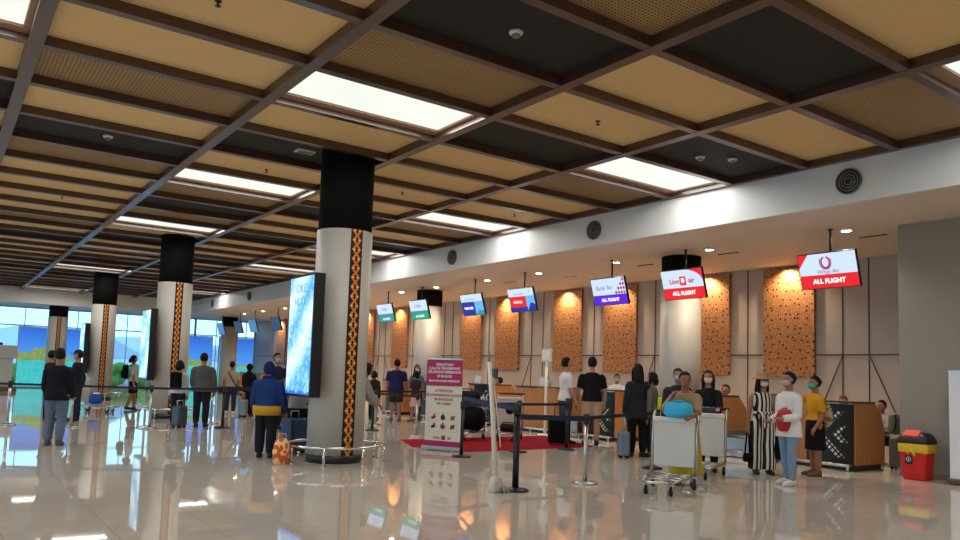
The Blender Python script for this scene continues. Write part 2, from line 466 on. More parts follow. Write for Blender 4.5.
ORD = ['first', 'second', 'third', 'fourth', 'fifth', 'sixth', 'seventh', 'eighth', 'ninth', 'tenth', 'eleventh', 'twelfth']
protos = {}
cnt = {}
for ci in range(len(XS) - 1):
    for ri in range(len(YS) - 1):
        row = ri - 5                                  # row 0 lies just before YS=3.85
        x0, x1 = XS[ci] + 0.075, (XS[ci + 1] - 0.075 if ci < 7 else XB - 0.09)
        y0, y1 = YS[ri] + 0.06, YS[ri + 1] - 0.06
        bay = ci - 3
        t = NEAR[row][bay] if 0 <= bay < 5 and row in NEAR else ('L' if row % 4 == 0 and ci % 2 == 1 else 'TWTK'[(row * 3 + ci) % 4])
        cx, cy = (x0 + x1) / 2, (y0 + y1) / 2
        w, d = x1 - x0, y1 - y0
        if t in 'LO':
            if bay < 0 or row < 0: lab = 'recessed ceiling light panel outside the view'
            else:
                n = cnt.get(bay, 0); cnt[bay] = n + 1
                lab = 'recessed %s ceiling light panel, %s in the %s row of bays %s' % (
                    'unlit' if t == 'O' else 'glowing', ORD[n], ['leftmost', '', 'middle', '', 'rightmost'][bay],
                    ['along the hall', '', 'over the round columns', '', 'beside the white bulkhead'][bay])
            key = (round(w, 3), t)
            if key not in protos:
                protos[key] = make_light(w, d, t == 'L'); o = protos[key]; o['label'] = lab
            else: o = dup(protos[key], lab)
            o.location = (cx, cy, 5.0)
            if t == 'L':
                al = bpy.data.lights.new('tube_lamp', 'AREA'); al.shape = 'RECTANGLE'; al.size = w - 0.2; al.size_y = d - 0.3; al.energy = 23; al.color = (1.0, 0.97, 0.92)
                ao = bpy.data.objects.new('tube_lamp', al); COL.objects.link(ao); ao.location = (cx, cy - 0.06, 4.985)
        else:
            key = (t, round(w, 3))
            if key not in mesh_cache:
                mesh_cache[key] = struct(MB().box((0, 0, 0), (w, d, 0.03)).build('ceiling_panel', PL[t])); o = mesh_cache[key]
            else: o = mesh_cache[key].copy(); COL.objects.link(o)
            o.location = (cx, cy, 5.035)

# ceiling detectors, speaker, sprinklers
def detector(x, y, label, proto=[None]):
    if proto[0] is None:
        r = thing('smoke_detector', label, 'smoke detector', (x, y, 5.02), 0, 'smoke detectors on the dark ceiling panels')
        MB().lathe([(0.0, 0), (0.075, 0), (0.075, -0.02), (0.06, -0.035), (0, -0.035)], n=20).build('base', M_PLASTIC, r)
        MB().lathe([(0.0, -0.03), (0.045, -0.03), (0.04, -0.06), (0, -0.065)], n=20).build('sensor_head', M_GREYP, r)
        proto[0] = r
    else: dup(proto[0], label, (x, y, 5.02))
detector(4.67, 6.01, 'white round smoke detector on the big black panel nearest above')
detector(9.66, 7.57, 'white round smoke detector on black panel beside bulkhead, the nearer of two')
detector(10.12, 7.3, 'white round smoke detector on black panel, closest to the bulkhead')
detector(2.0, 12.98, 'white round smoke detector on the black panel at upper left')
detector(4.71, 17.9, 'white round smoke detector on black panel behind the lit light panel')
detector(9.45, 19.2, 'white round smoke detector on black panel just right of the nearest column')
sp = thing('ceiling_speaker', 'white rectangular ceiling speaker beside top of the nearest column', 'speaker', (4.71, 11.61, 5.02))
MB().box((0, 0, -0.015), (0.3, 0.2, 0.03), 0.008).build('housing', M_PLASTIC, sp)
g = MB()
for i in range(7): g.box((0, -0.075 + i * 0.025, -0.032), (0.25, 0.01, 0.006))
g.build('grille', M_GREYP, sp)
def sprinkler(x, y, label, proto=[None]):
    if proto[0] is None:
        r = thing('ceiling_sprinkler', label, 'sprinkler', (x, y, 5.02), 0, 'sprinklers on the tan ceiling panels')
        MB().lathe([(0, 0), (0.035, 0), (0.035, -0.006), (0.012, -0.01), (0.012, -0.05), (0, -0.05)], n=14).build('body', M_BLACKM, r)
        MB().lathe([(0, -0.05), (0.03, -0.05), (0.03, -0.055), (0, -0.055)], n=14).build('deflector', M_BLACKM, r)
        proto[0] = r
    else: dup(proto[0], label, (x, y, 5.02))
sprinkler(2.02, 7.37, 'small dark sprinkler on the tan panel at top left')
sprinkler(7.26, 7.43, 'small dark sprinkler on tan panel in the middle of the ceiling')
sprinkler(7.33, 12.96, 'small dark sprinkler on tan panel right of the nearest column')
sprinkler(10.21, 13.01, 'small dark sprinkler on tan panel close to the bulkhead')
sprinkler(2.04, 18.49, 'small dark sprinkler on the tan panel at far left')
sprinkler(4.65, 13.2, 'small dark sprinkler on tan panel left of the nearest column')

# ------------------------------------------------------------------ columns
def column(x, y, label, strip=True, top=5.08):
    r = thing('column', label, 'column', (x, y, 0), 0, 'round columns of the hall'); r['kind'] = 'structure'
    MB().lathe([(0, 0.0), (0.45, 0.0), (0.45, 3.7), (0, 3.7)], n=64).build('shaft', M_COLUMN, r)
    MB().lathe([(0, 3.7), (0.435, 3.7), (0.435, top), (0, top)], n=64).build('cap', M_BLACK, r)
    MB().lathe([(0.45, 0.0), (0.462, 0.0), (0.462, 0.12), (0.45, 0.12)], n=64).build('base_band', M_BLACKM, r)
    if strip:
        s = MB(); a0, a1 = -PI / 2 - 0.225, -PI / 2 + 0.225; n = 12; R_ = 0.456; secs = []
        vs, fs = [], []
        for i in range(n + 1):
            a = a0 + (a1 - a0) * i / n
            for rr, zz in ((0.44, 0.121), (R_, 0.121), (R_, 3.698), (0.44, 3.698)): vs.append((rr * math.cos(a), rr * math.sin(a), zz))
        for i in range(n):
            for k in range(4): fs.append((i * 4 + k, i * 4 + (k + 1) % 4, i * 4 + 4 + (k + 1) % 4, i * 4 + 4 + k))
        fs += [(0, 1, 2, 3), tuple(n * 4 + k for k in (3, 2, 1, 0))]
        s.add(vs, fs, False); s.build('ornament_strip', M_STRIP, r)
    return r
LEFTC = [(5.35, 11.3, 'nearest round column, white with black top and gold chain strip, beside tall screen'),
         (5.33, 21.9, 'second round white column with black top and gold strip'),
         (5.35, 32.7, 'third round white column with black top, behind the man in cap'),
         (5.1, 44.0, 'farthest round white column with black top, in front of windows')]
for x, y, l in LEFTC: column(x, y, l, top=(SOFF if y > 43 else 5.08))
RIGHTC = [(13.6, 11.15, 'round cream column with black top behind the red and white hanging screen'),
          (13.6, 21.85, 'round cream column with black top behind the maroon banner'),
          (13.6, 32.55, 'round cream column with black top hidden behind the tall screen'),
          (13.6, 43.2, 'far round cream column with black top in front of blue mural')]
for x, y, l in RIGHTC:
    c = column(x, y, l, strip=False, top=SOFF)
# steel guard rings round the left columns
def guard(x, y, label, proto=[None]):
    if proto[0] is None:
        r = thing('guard_rail', label, 'railing', (x, y, 0), 0, 'steel guard rails round the columns')
        ring = [(0.78 * math.cos(2 * PI * i / 40), 0.78 * math.sin(2 * PI * i / 40), 0.27) for i in range(40)]
        MB().tube(ring, 0.024, 8, closed=True).build('ring', M_CHROME, r)
        for i in range(8):
            a = 2 * PI * (i + 0.18) / 8
            p = MB(); p.cyl((0.78 * math.cos(a), 0.78 * math.sin(a), 0), (0.78 * math.cos(a), 0.78 * math.sin(a), 0.26), 0.022, n=10)
            p.lathe([(0, 0), (0.045, 0), (0.045, 0.008), (0, 0.008)], (0.78 * math.cos(a), 0.78 * math.sin(a), 0), 12)
            p.build('post', M_CHROME, r)
        proto[0] = r
    else: dup(proto[0], label, (x, y, 0))
guard(5.35, 11.3, 'low round steel rail around the nearest column')
guard(5.33, 21.9, 'low round steel rail around the second column')
guard(5.35, 32.7, 'low round steel rail around the third column')

# tall lit billboards on the columns
def billboard(x, y, label, seed):
    r = thing('billboard_screen', label, 'screen', (x, y, 1.03), 0, 'tall lit screens on the columns')
    MB().box((0.01, 0, 0.95), (0.18, 0.96, 1.92), 0.012).build('housing', M_BLACKM, r)
    p = MB().box((-0.084, 0, 0.95), (0.012, 0.9, 1.84)); pic = p.build('picture', make_led(seed), r)
    b = MB(); b.box((0.1, 0, 0.95), (0.12, 0.4, 0.5)); b.build('bracket', M_BLACKM, r)
    t = MB(); X = Matrix.Translation((-0.092, 0, 1.68)) @ rotz(-PI / 2) @ Matrix.Rotation(PI / 2, 4, 'X')
    t.text('OKE', 0.2, X, 0.002); t.text('HOOS', 0.17, X @ Matrix.Translation((0, -0.2, 0)), 0.002)
    t.build('lettering', glow('billboard_letters', (70, 140, 160), 0.7), r)
    return r
billboard(4.74, 11.3, 'tall glowing blue advertising screen on the nearest column', 0.0)
billboard(4.72, 21.9, 'tall glowing blue advertising screen on the second column', 3.1)
billboard(4.74, 32.7, 'tall glowing blue advertising screen on the third column', 6.4)

# ------------------------------------------------------------------ far glazed wall, left glazed wall, outdoors
M_FRAME = mat('window_frame', (196, 202, 206), 0.4, metal=0.3)
wn = 0
def window(axis, at, a, b_, zt=SOFF):
    global wn
    wn += 1
    r = bpy.data.objects.new('window_%d' % wn, None); COL.objects.link(r); struct(r)
    r.location = (0, 0, 0)
    m = MB(); w = 0.06
    def bar(u0, u1, z0, z1, t=0.08):
        c = ((u0 + u1) / 2, at, (z0 + z1) / 2); s = (u1 - u0, t, z1 - z0)
        if axis == 'y': m.box(c, s)
        else: m.box((at, c[0], c[2]), (t, s[0], s[2]))
    bar(a, a + w, 0, zt); bar(b_ - w, b_, 0, zt); bar((a + b_) / 2 - 0.02, (a + b_) / 2 + 0.02, 0.08, zt - 0.06)
    bar(a, b_, zt - 0.06, zt); bar(a, b_, 0, 0.08); bar(a, b_, 3.25, 3.31)
    m.build('window_frame', M_FRAME, r)
    g = MB()
    if axis == 'y': g.box(((a + b_) / 2, at, zt / 2), (b_ - a - 0.1, 0.012, zt - 0.1))
    else: g.box((at, (a + b_) / 2, zt / 2), (0.012, b_ - a - 0.1, zt - 0.1))
    g.build('window_pane', M_GLASS, r)
xw = XL
while xw < XW - 0.5:
    window('y', YW, xw, min(xw + 2.5, XW)); xw += 2.5
yw = YB
while yw < YW - 0.5:
    window('x', XL - 0.1, yw, min(yw + 3.5, YW), 4.9); yw += 3.5
# printed murals hung inside the glass
def mural(x0, x1, z0, z1, label, seed, hill=2.6):
    r = thing('wall_mural', label, 'mural', ((x0 + x1) / 2, YW - 0.16, 0), 0, 'island pictures on the far window wall')
    MB().box((0, 0, (z0 + z1) / 2), (x1 - x0 - 0.06, 0.03, z1 - z0 - 0.06)).build('picture', make_mural(seed, hill), r)
    f = MB()
    for xx in (x0, x1): f.box((xx - (x0 + x1) / 2, 0, (z0 + z1) / 2), (0.05, 0.05, z1 - z0))
    for zz in (z0, z1): f.box((0, 0, zz), (x1 - x0, 0.05, 0.05))
    f.build('mural_frame', M_FRAME, r)
mural(3.6, 7.5, 0.05, 3.2, 'big blue island mural with green hill on the far left window', 1.7, 3.6)
mural(11.35, 13.6, 0.05, 3.2, 'blue and green coast mural left of the far cream column', 8.3, 2.0)
mural(14.0, 16.15, 0.05, 3.2, 'deep blue sea mural right of the far cream column', 14.9, 0.4)

M_GROUND = mat('asphalt', (150, 150, 148), 0.9, scale=2)
span('ground_outside', (-70, -40, -0.3), (90, 160, -0.21), M_GROUND)
M_LEAF = mat('shrub_leaves', (110, 150, 60), 0.9, var=0.5, scale=4, bump=0.6)
def blob(cx, cy, rx, ry, rz_, n):
    m = MB()
    for i in range(n):
        a = random.uniform(-1, 1); b_ = random.uniform(-1, 1); h = random.uniform(0.25, 0.9)
        q = random.uniform(0.35, 0.6)
        m.ell((a * rx, b_ * ry, h * rz_), (q * rz_ * 0.9, q * rz_ * 0.8, q * rz_ * 0.7), nu=10, nv=7)
    return m
for i, (x, y, l) in enumerate([(9.6, 56, 'green shrub outside behind the backpack traveller'), (13.2, 58, 'green shrub outside beyond the far windows, second from left'),
                               (6.0, 62, 'green shrub outside behind the third column'), (1.2, 56, 'green shrub outside at the left windows')]):
    r = thing('garden_shrub', l, 'shrub', (x, y, -0.21), 0, 'shrubs outside the far windows')
    blob(0, 0, 1.6, 0.8, 1.5, 14).build('foliage', M_LEAF, r)
    MB().cyl((0, 0, 0), (0, 0, 0.6), 0.08, 0.05, 8).build('stem', M_BEAM, r)
M_TENT = mat('tent_cloth', (176, 180, 184), 0.7, var=0.05)
def tent(x, y, s, h, label):
    r = thing('canopy_tent', label, 'tent', (x, y, -0.21), 0.4, 'grey canopy tents outside')
    m = MB(); m.add([(-s, -s, h), (s, -s, h), (s, s, h), (-s, s, h), (0, 0, h + s * 0.75)], [(0, 1, 4), (1, 2, 4), (2, 3, 4), (3, 0, 4), (0, 3, 2, 1)])
    m.build('canopy', M_TENT, r)
    for sx in (-1, 1):
        for sy in (-1, 1): MB().cyl((sx * s * 0.95, sy * s * 0.95, 0), (sx * s * 0.95, sy * s * 0.95, h), 0.05, n=8).build('pole', M_STEEL, r)
tent(10.4, 64, 2.6, 2.0, 'grey pointed canopy tent outside, left of the two')
tent(17.5, 66, 2.8, 2.1, 'grey pointed canopy tent outside, right of the two')
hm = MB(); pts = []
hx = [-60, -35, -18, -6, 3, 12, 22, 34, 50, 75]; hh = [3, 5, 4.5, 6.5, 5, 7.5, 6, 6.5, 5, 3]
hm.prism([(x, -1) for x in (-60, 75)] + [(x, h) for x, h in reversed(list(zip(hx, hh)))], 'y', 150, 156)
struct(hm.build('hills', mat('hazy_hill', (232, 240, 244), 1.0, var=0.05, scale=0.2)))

# ------------------------------------------------------------------ copper panels, downlights, vents
def copper(y, label, proto=[None]):
    if proto[0] is None:
        r = thing('copper_wall_panel', label, 'wall panel', (XW - 0.05, y, 1.64), 0, 'etched copper panels along the cream wall')
        MB().box((0, 0, 1.28), (0.06, 1.3, 2.56), 0.006).build('plate', M_COPPER, r)
        MB().box((0.035, 0, 1.28), (0.03, 1.22, 2.48)).build('backing', M_BLACKM, r)
        proto[0] = r
    else: dup(proto[0], label, (XW - 0.05, y, 1.64))
PY = [10.1, 12.37, 15.47, 17.72, 20.8, 23.0, 26.15, 28.3, 31.3, 33.6, 36.8, 41.9]
PLAB = ['behind the two women beside the striped jumpsuit', 'right of the cream column', 'left of the cream column with red screen', 'behind the black tee man',
        'behind the white sign pole', 'right of the maroon banner', 'hidden by the second cream column', 'above the man in purple shirt',
        'beside the nearest column edge', 'hidden behind the tall screen', 'farther behind the tall screen', 'pinkish, at the far end of wall']
for y, l in zip(PY, PLAB): copper(y, 'etched copper wall panel with black holes, ' + l)
def add_light(kind, loc, energy, color, **kw):
    l = bpy.data.lights.new('lamp_bulb', kind); l.energy = energy; l.color = color
    for k, v in kw.items(): setattr(l, k, v)
    o = bpy.data.objects.new('lamp_bulb', l); COL.objects.link(o); o.location = loc
    return o
for y in PY:
    o = add_light('SPOT', (XW - 0.3, y, SOFF - 0.03), 90, (1.0, 0.82, 0.54), spot_size=2.3, spot_blend=1.0, shadow_soft_size=0.04)
    o.rotation_euler = V((0.12, 0, -1.0)).to_track_quat('-Z', 'Y').to_euler()
M_BULB = glow('downlight_disc', (255, 236, 205), 22)
def downlight(x, y, label, proto={}):
    if 'p' not in proto:
        r = thing('downlight', label, 'downlight', (x, y, SOFF), 0, 'recessed downlights of the soffit')
        MB().lathe([(0.085, 0), (0.11, 0), (0.11, -0.008), (0.085, -0.012)], n=24, closed=True).build('trim_ring', M_WHITE, r)
        MB().lathe([(0, -0.01), (0.07, -0.008), (0.086, -0.001), (0, -0.001)], n=24).build('lens', M_BULB, r)
        proto['p'] = r
    else: dup(proto['p'], label, (x, y, SOFF))
DY = [7.08, 10.05, 12.75, 15.6, 17.95, 20.75, 23.0, 25.6, 28.4, 31.2, 33.8, 36.7, 39.4]
for i, y in enumerate(DY):
    downlight(13.15, y, 'round recessed downlight in the soffit, %s along the row from the grey wall' % (ORD + ['thirteenth'])[i])
    o = add_light('SPOT', (13.15, y, SOFF - 0.02), 100, (1.0, 0.84, 0.64), spot_size=2.1, spot_blend=0.8, shadow_soft_size=0.08)
def vent(y, label, proto=[None]):
    if proto[0] is None:
        r = thing('air_vent', label, 'vent', (XB - 0.012, y, 4.58), 0, 'round air vents along the white bulkhead')
        R_ = Matrix.Rotation(-PI / 2, 4, 'Y')
        m = MB(); m.M = R_; m.lathe([(0, 0), (0.2, 0), (0.2, 0.02), (0, 0.02)], n=32); m.build('plate', M_BLACKM, r)
        m = MB(); m.M = R_
        for q in (0.2, 0.155, 0.11, 0.065): m.lathe([(q - 0.014, 0.02), (q, 0.02), (q, 0.035), (q - 0.014, 0.03)], n=32, closed=True)
        m.build('louver_rings', M_GREYP, r)
        proto[0] = r
    else: dup(proto[0], label, (XB - 0.012, y, 4.58))
for i, y in enumerate([5.96, 11.46, 16.86, 22.2, 27.6, 32.95, 38.39]):
    vent(y, 'round black air vent on the white bulkhead, %s from the right' % ORD[i])
for i, (x, y) in enumerate([(13.9, 12.5), (14.2, 15.5), (13.85, 17.75), (13.94, 7.0), (13.8, 10.05)]):
    r = thing('ceiling_slot_diffuser', 'thin dark slot diffuser in the soffit, ' + ['above the purple screen', 'left of the purple screen', 'above the red and blue screen', 'right of the nearest hanging screen', 'right of the red screen on the column'][i], 'vent', (x, y, SOFF - 0.006), 0, 'slot diffusers of the soffit')
    MB().box((0, 0, 0), (0.06, 0.5, 0.012)).build('slot', M_BLACKM, r)

# ------------------------------------------------------------------ hanging screens
M_SCRW = glow('screen_pale', (214, 232, 255), 0.38)
M_SCRR = glow('screen_red', (235, 28, 40), 0.38)
M_SCRP = glow('screen_violet', (92, 18, 220), 0.38)
M_SCRB = glow('screen_navy', (18, 42, 170), 0.38)
M_SCRC = glow('screen_sky', (110, 186, 250), 0.38)
M_SCRG = glow('screen_green', (22, 170, 120), 0.38)
M_SCRT = glow('screen_teal', (40, 140, 150), 0.43)
M_TXTW = glow('screen_white_text', (255, 255, 255), 0.53)
M_TXTM = glow('screen_mauve_text', (150, 40, 110), 0.34)
M_TXTR = glow('screen_red_text', (190, 30, 60), 0.38)
M_TXTB = glow('screen_slate_text', (70, 110, 160), 0.34)
M_SCRD = glow('screen_dim', (52, 74, 110), 0.26)
M_SCRDB = glow('screen_dim_sky', (84, 136, 180), 0.34)
W_, H_ = 1.06, 0.62
TX = Matrix.Rotation(PI / 2, 4, 'X')
def screen(y, kind, label, group='flight screens hanging over the counters'):
    r = thing('flight_screen', label, 'screen', (12.75, y, 3.5), -PI / 2, group)
    T = Matrix.Rotation(math.radians(17), 4, 'X')
    m = MB(); m.M = T; m.box((0, 0.02, 0), (W_ + 0.03, 0.06, H_ + 0.03), 0.008); m.build('housing', M_BLACKM, r)
    m = MB(); m.tube([(0, 0.08, -0.02), (0, 0.08, SOFF - 3.5)], 0.022, 10); m.box((0, 0.08, SOFF - 3.5 - 0.01), (0.07, 0.07, 0.02)); m.box((0, 0.07, 0), (0.2, 0.06, 0.2)); m.build('hanging_rod', M_BLACKM, r)
    def rect(x0, x1, z0, z1, mi, lay): m.mi = mi; m.box(((x0 + x1) / 2, -0.013 - 0.0012 * lay, (z0 + z1) / 2), (x1 - x0, 0.002, z1 - z0))
    def poly(pts, mi, lay): m.mi = mi; m.prism(pts, 'y', -0.0135 - 0.0012 * lay, -0.0115 - 0.0012 * lay)
    def txt(s, size, x, z, mi, bold=0.0, shear=0.0, lay=3): m.mi = mi; m.text(s, size, T_text(x, z, lay), 0.0006, bold=bold, shear=shear)
    def T_text(x, z, lay): return Matrix.Translation((x, -0.013 - 0.0012 * lay, z)) @ TX
    m = MB(); m.M = T
    w, h = W_ / 2, H_ / 2
    mats = [M_SCRW, M_SCRR, M_SCRP, M_SCRB, M_SCRC, M_SCRG, M_TXTW, M_TXTM, M_TXTR, M_TXTB, M_SCRT, M_SCRD, M_SCRDB]
    if kind == 'wings':
        rect(-w, w, -0.07, h, 0, 0); rect(-w, w, -h, -0.07, 1, 0)
        poly([(-w, h), (-w, 0.06), (-w + 0.2, h)], 1, 1)
        m.mi = 8
        a = [(-0.02 + 0.075 * math.cos(t), -0.016, 0.15 + 0.1 * math.sin(t)) for t in [math.radians(110 + 320 * i / 16) for i in range(17)]]
        m.tube(a, 0.016, 6)
        m.mi = 7; m.tube([(-0.02 + 0.105 * math.cos(t), -0.016, 0.155 + 0.13 * math.sin(t)) for t in [math.radians(150 + 240 * i / 12) for i in range(13)]], 0.009, 6)
        txt('Wings Air', 0.1, 0.0, -0.02, 7, shear=0.2); txt('ALL FLIGHT', 0.115, 0, -0.19, 6, bold=0.004)
    elif kind == 'lion':
        rect(-w, w, -0.07, h, 0, 0); rect(-w, w, -h, -0.07, 1, 0)
        arc = [(0.05 + 0.48 * math.sin(t), 0.02 + 0.29 * math.cos(t)) for t in [PI / 2 * i / 10 for i in range(11)]]
        poly([(w, h), (0.05, h)] + arc[1:] + [(w, 0.02)], 1, 1)
        rect(-0.06, 0.1, -0.02, 0.17, 1, 2)
        m.mi = 6; m.ell((0.02, -0.018, 0.085), (0.045, 0.003, 0.055), nu=10, nv=6)
        txt('Lion', 0.15, -0.2, 0.07, 8, bold=0.004); txt('air', 0.15, 0.24, 0.07, 8, bold=0.004); txt('ALL FLIGHT', 0.115, 0, -0.19, 6, bold=0.004)
    elif kind == 'batik':
        rect(-w, w, -0.08, h, 0, 0); rect(-w, w, -h, -0.08, 2, 0)
        for i in range(4):
            for j in range(i + 1):
                cx, cz = w - 0.05 - 0.085 * j, -0.04 + 0.1 * (3 - i) * 1.0
                if j <= 3 - 0: poly([(cx - 0.04, cz), (cx, cz - 0.045), (cx + 0.04, cz), (cx, cz + 0.045)], 8 if (i + j) % 2 else 7, 1)
        txt('Batik Air', 0.15, -0.14, 0.09, 9); txt('ALL FLIGHT', 0.11, 0, -0.2, 6, bold=0.003)
    elif kind == 'red':
        rect(-w, w, -h, h, 4, 0); rect(-w, w, 0.1, h, 0, 1); rect(-w, 0.18, -0.2, 0.1, 1, 1); rect(-w, 0.2, -h, -0.2, 3, 1)
        poly([(0.2, -h), (w, -h), (w, -0.14), (0.36, -0.08)], 3, 1)
        txt('AirAsia', 0.13, -0.18, -0.05, 6, shear=0.3); txt('CHECK-IN COUNTER', 0.05, -0.1, 0.16, 9); txt('4', 0.09, 0.36, 0.22, 9)
    elif kind == 'navy':
        rect(-w, w, -h, h, 4, 0); rect(-w, w, 0.09, h, 0, 1); rect(-w, 0.12, -h, 0.09, 3, 1)
        poly([(0.12, -h), (w, -h), (w, -0.2), (0.3, -0.16)], 10, 1)
        txt('NAM AIR', 0.11, -0.2, -0.1, 6, bold=0.003); txt('CHECK-IN COUNTER', 0.05, -0.1, 0.16, 9); txt('5', 0.09, 0.36, 0.22, 9)
    elif kind in ('green', 'teal'):
        rect(-w, w, -0.03, h, 0, 0); rect(-w, w, -0.12, -0.03, 10, 0); rect(-w, w, -h, -0.12, 5 if kind == 'green' else 10, 0)
        txt('Citilink', 0.15, -0.04, 0.13, 9); txt('ALL FLIGHT', 0.1, 0, -0.21, 6, bold=0.002)
    else:
        rect(-w, w, -h, h, 11 if kind == 'dim' else 12, 0)
    m.build('display', mats, r)
    return r
screen(7.2, 'wings', 'red and white flight screen with horseshoe emblem, nearest the grey wall')
screen(10.4, 'lion', 'red and white flight screen in front of cream column with black top')
screen(12.55, 'batik', 'violet and white flight screen showing ALL FLIGHT')
screen(15.8, 'red', 'flight screen with red block and blue picture')
screen(18.1, 'navy', 'flight screen with dark blue block and blue picture')
screen(21.1, 'green', 'green and white flight screen beside the second cream column')
screen(23.35, 'teal', 'teal and white flight screen, closest to the nearest column')
for i, y in enumerate([31.6, 33.8, 36.9, 39.1, 42.0]):
    screen(y, ['dim', 'dim', 'dimsky', 'dim', 'dimsky'][i], 'dark bluish flight screen far off near the murals, %s from the tall screen' % ORD[i])

# ------------------------------------------------------------------ check-in desks and conveyors
def desk(y0, y1, label, proto={}):
    # front faces -x at x = 12.99 ; local origin at the front corner (12.99, y0)
    key = round(y1 - y0, 2)
    if key in proto: return dup(proto[key], label, (12.99, y0, 0))
    L = y1 - y0
    r = thing('check_in_desk', label, 'counter', (12.99, y0, 0), 0, 'check-in desks along the cream wall')
    prof = [(0.0, 0.1), (1.0, 0.1), (1.0, 0.62), (0.9, 0.95), (0.66, 1.17), (0.0, 1.17)]
    for nm, a, b_ in (('end_panel', 0.0, 0.05), ('end_panel', L - 0.05, L)): MB().prism(prof, 'y', a, b_).build(nm, M_WOOD, r)
    MB().prism([(0, 0.1), (0.04, 0.1), (0.04, 1.15), (0, 1.15)], 'y', 0.051, L - 0.051).build('front_panel', M_WOOD, r)
    if L < 1.5:
     d = MB(); d.box((0, 0, 0.62), (0.02, 0.86, 1.06)); dd = d.build('patterned_panel', M_DOTS, r); dd.location = (-0.011, 0.46, 0.0)
    MB().box((0.32, L / 2, 1.182), (0.7, L + 0.02, 0.03), 0.006).build('counter_top', mat('dark_top', (54, 38, 30), 0.3), r)
    MB().box((0.66, L / 2, 0.74), (0.5, L - 0.11, 0.03)).build('work_shelf', M_WOOD, r)
    MB().box((0.47, L / 2, 0.05), (0.9, L - 0.06, 0.1)).build('plinth', M_BLACKM, r)
    b = MB(); b.tube([(-0.16, 0.02, 0.1), (-0.16, L - 0.02, 0.1)], 0.028, 10)
    for t in (0.06, L / 2, L - 0.06):
        b.tube([(-0.16, t, 0.1), (0.0, t, 0.1)], 0.02, 8); b.cyl((-0.16, t, 0), (-0.16, t, 0.1), 0.025, n=10)
    b.build('bumper_rail', M_STEEL, r)
    proto[key] = r
    return r
desk(6.85, 8.15, 'wooden check-in desk with dotted black front, nearest the red bin')
desk(9.65, 10.65, 'wooden check-in desk partly hidden behind the baggage belt')
desk(12.52, 13.62, 'wooden check-in desk with dotted black front beside black tee man')
desk(14.55, 16.25, 'wooden check-in desk with white sign pole in front')
desk(17.3, 18.5, 'wooden check-in desk behind the luggage trolley with round emblem')
desk(20.2, 21.2, 'wooden check-in desk behind the man in purple shirt')
desk(22.6, 23.8, 'wooden check-in desk beyond the second cream column')
desk(28.0, 29.2, 'wooden check-in desk hidden behind the nearest column')
desk(33.2, 34.4, 'wooden check-in desk far off, beyond the tall screen')
desk(36.2, 37.4, 'wooden check-in desk far off, before the blue murals')
desk(39.0, 40.2, 'wooden check-in desk far off, closest to the murals')
def conveyor(y0, y1, label, proto={}):
    L = y1 - y0; key = round(L, 2)
    if key in proto: return dup(proto[key], label, (12.9, y0, 0))
    r = thing('baggage_conveyor', label, 'conveyor', (12.9, y0, 0), 0, 'baggage belts between the desks')
    s = MB()
    for y in (0.03, L - 0.03): s.box((0.9, y, 0.27), (1.8, 0.05, 0.5), 0.008)
    s.box((0.02, L / 2, 0.2), (0.04, L - 0.11, 0.36)); s.build('side_plates', M_STEEL, r)
    MB().box((0.95, L / 2, 0.4), (1.7, L - 0.13, 0.05), 0.015).build('belt', M_RUBBER, r)
    ro = MB(); ro.cyl((0.06, 0.07, 0.41), (0.06, L - 0.07, 0.41), 0.035, n=14); ro.build('roller', M_STEEL, r)
    for y in (0.12, L - 0.12):
        for x in (0.2, 1.6): MB().box((x, y, 0.1), (0.07, 0.07, 0.2)).build('foot', M_BLACKM, r)
    b = MB(); b.tube([(-0.14, 0.05, 0.12), (-0.14, L - 0.05, 0.12)], 0.026, 10)
    for t in (0.1, L - 0.1): b.tube([(-0.14, t, 0.12), (0.0, t, 0.12)], 0.02, 8); b.cyl((-0.14, t, 0), (-0.14, t, 0.12), 0.02, n=8)
    b.build('bumper_rail', M_STEEL, r)
    proto[key] = r
    return r
conveyor(8.35, 9.45, 'steel baggage belt behind the striped jumpsuit woman')
conveyor(13.7, 14.48, 'steel baggage belt between white tee man and the white sign pole')
conveyor(18.7, 19.8, 'steel baggage belt behind the maroon banner')
# things on the desks
def monitor(x, y, z, rz, label, proto=[None]):
    if proto[0] is not None: return dup(proto[0], label, (x, y, z), rz)
    r = thing('computer_monitor', label, 'monitor', (x, y, z), rz, 'monitors on the check-in desks')
    MB().box((0, 0, 0.3), (0.46, 0.04, 0.3), 0.008).build('housing', M_BLACKM, r)
    m = MB(); m.cyl((0, 0.02, 0.01), (0, 0.02, 0.2), 0.02, n=10); m.box((0, 0.02, 0.008), (0.22, 0.16, 0.015), 0.004); m.build('stand', M_BLACKM, r)
    MB().box((0, 0.022, 0.3), (0.42, 0.004, 0.26)).build('display', glow('monitor_picture', (120, 150, 190), 0.5), r)
    proto[0] = r
    return r
monitor(13.35, 17.75, 1.2, -PI / 2 - 0.2, 'black computer monitor on the desk next to the seated clerk in white')
monitor(13.35, 20.7, 1.2, -PI / 2, 'black computer monitor on the desk behind the maroon banner')
def desk_box(x, y, c, s, label, cat='box'):
    r = thing('leaflet_box', label, cat, (x, y, 1.2), 0.3, 'small holders on the check-in desks')
    MB().box((0, 0, s[2] / 2), s, 0.006).build('holder', c, r)
    MB().box((-0.01, 0, s[2] + 0.03), (s[0] * 0.5, s[1] * 0.8, 0.08)).build('leaflets', mat('leaflet_paper', (196, 208, 224), 0.6), r)
desk_box(13.2, 15.3, M_PLASTIC, (0.16, 0.22, 0.18), 'white leaflet holder on the desk left of the white sign pole')
desk_box(13.2, 21.0, mat('blue_plastic', (60, 110, 180), 0.4), (0.14, 0.2, 0.2), 'blue leaflet holder on the desk right of the maroon banner')
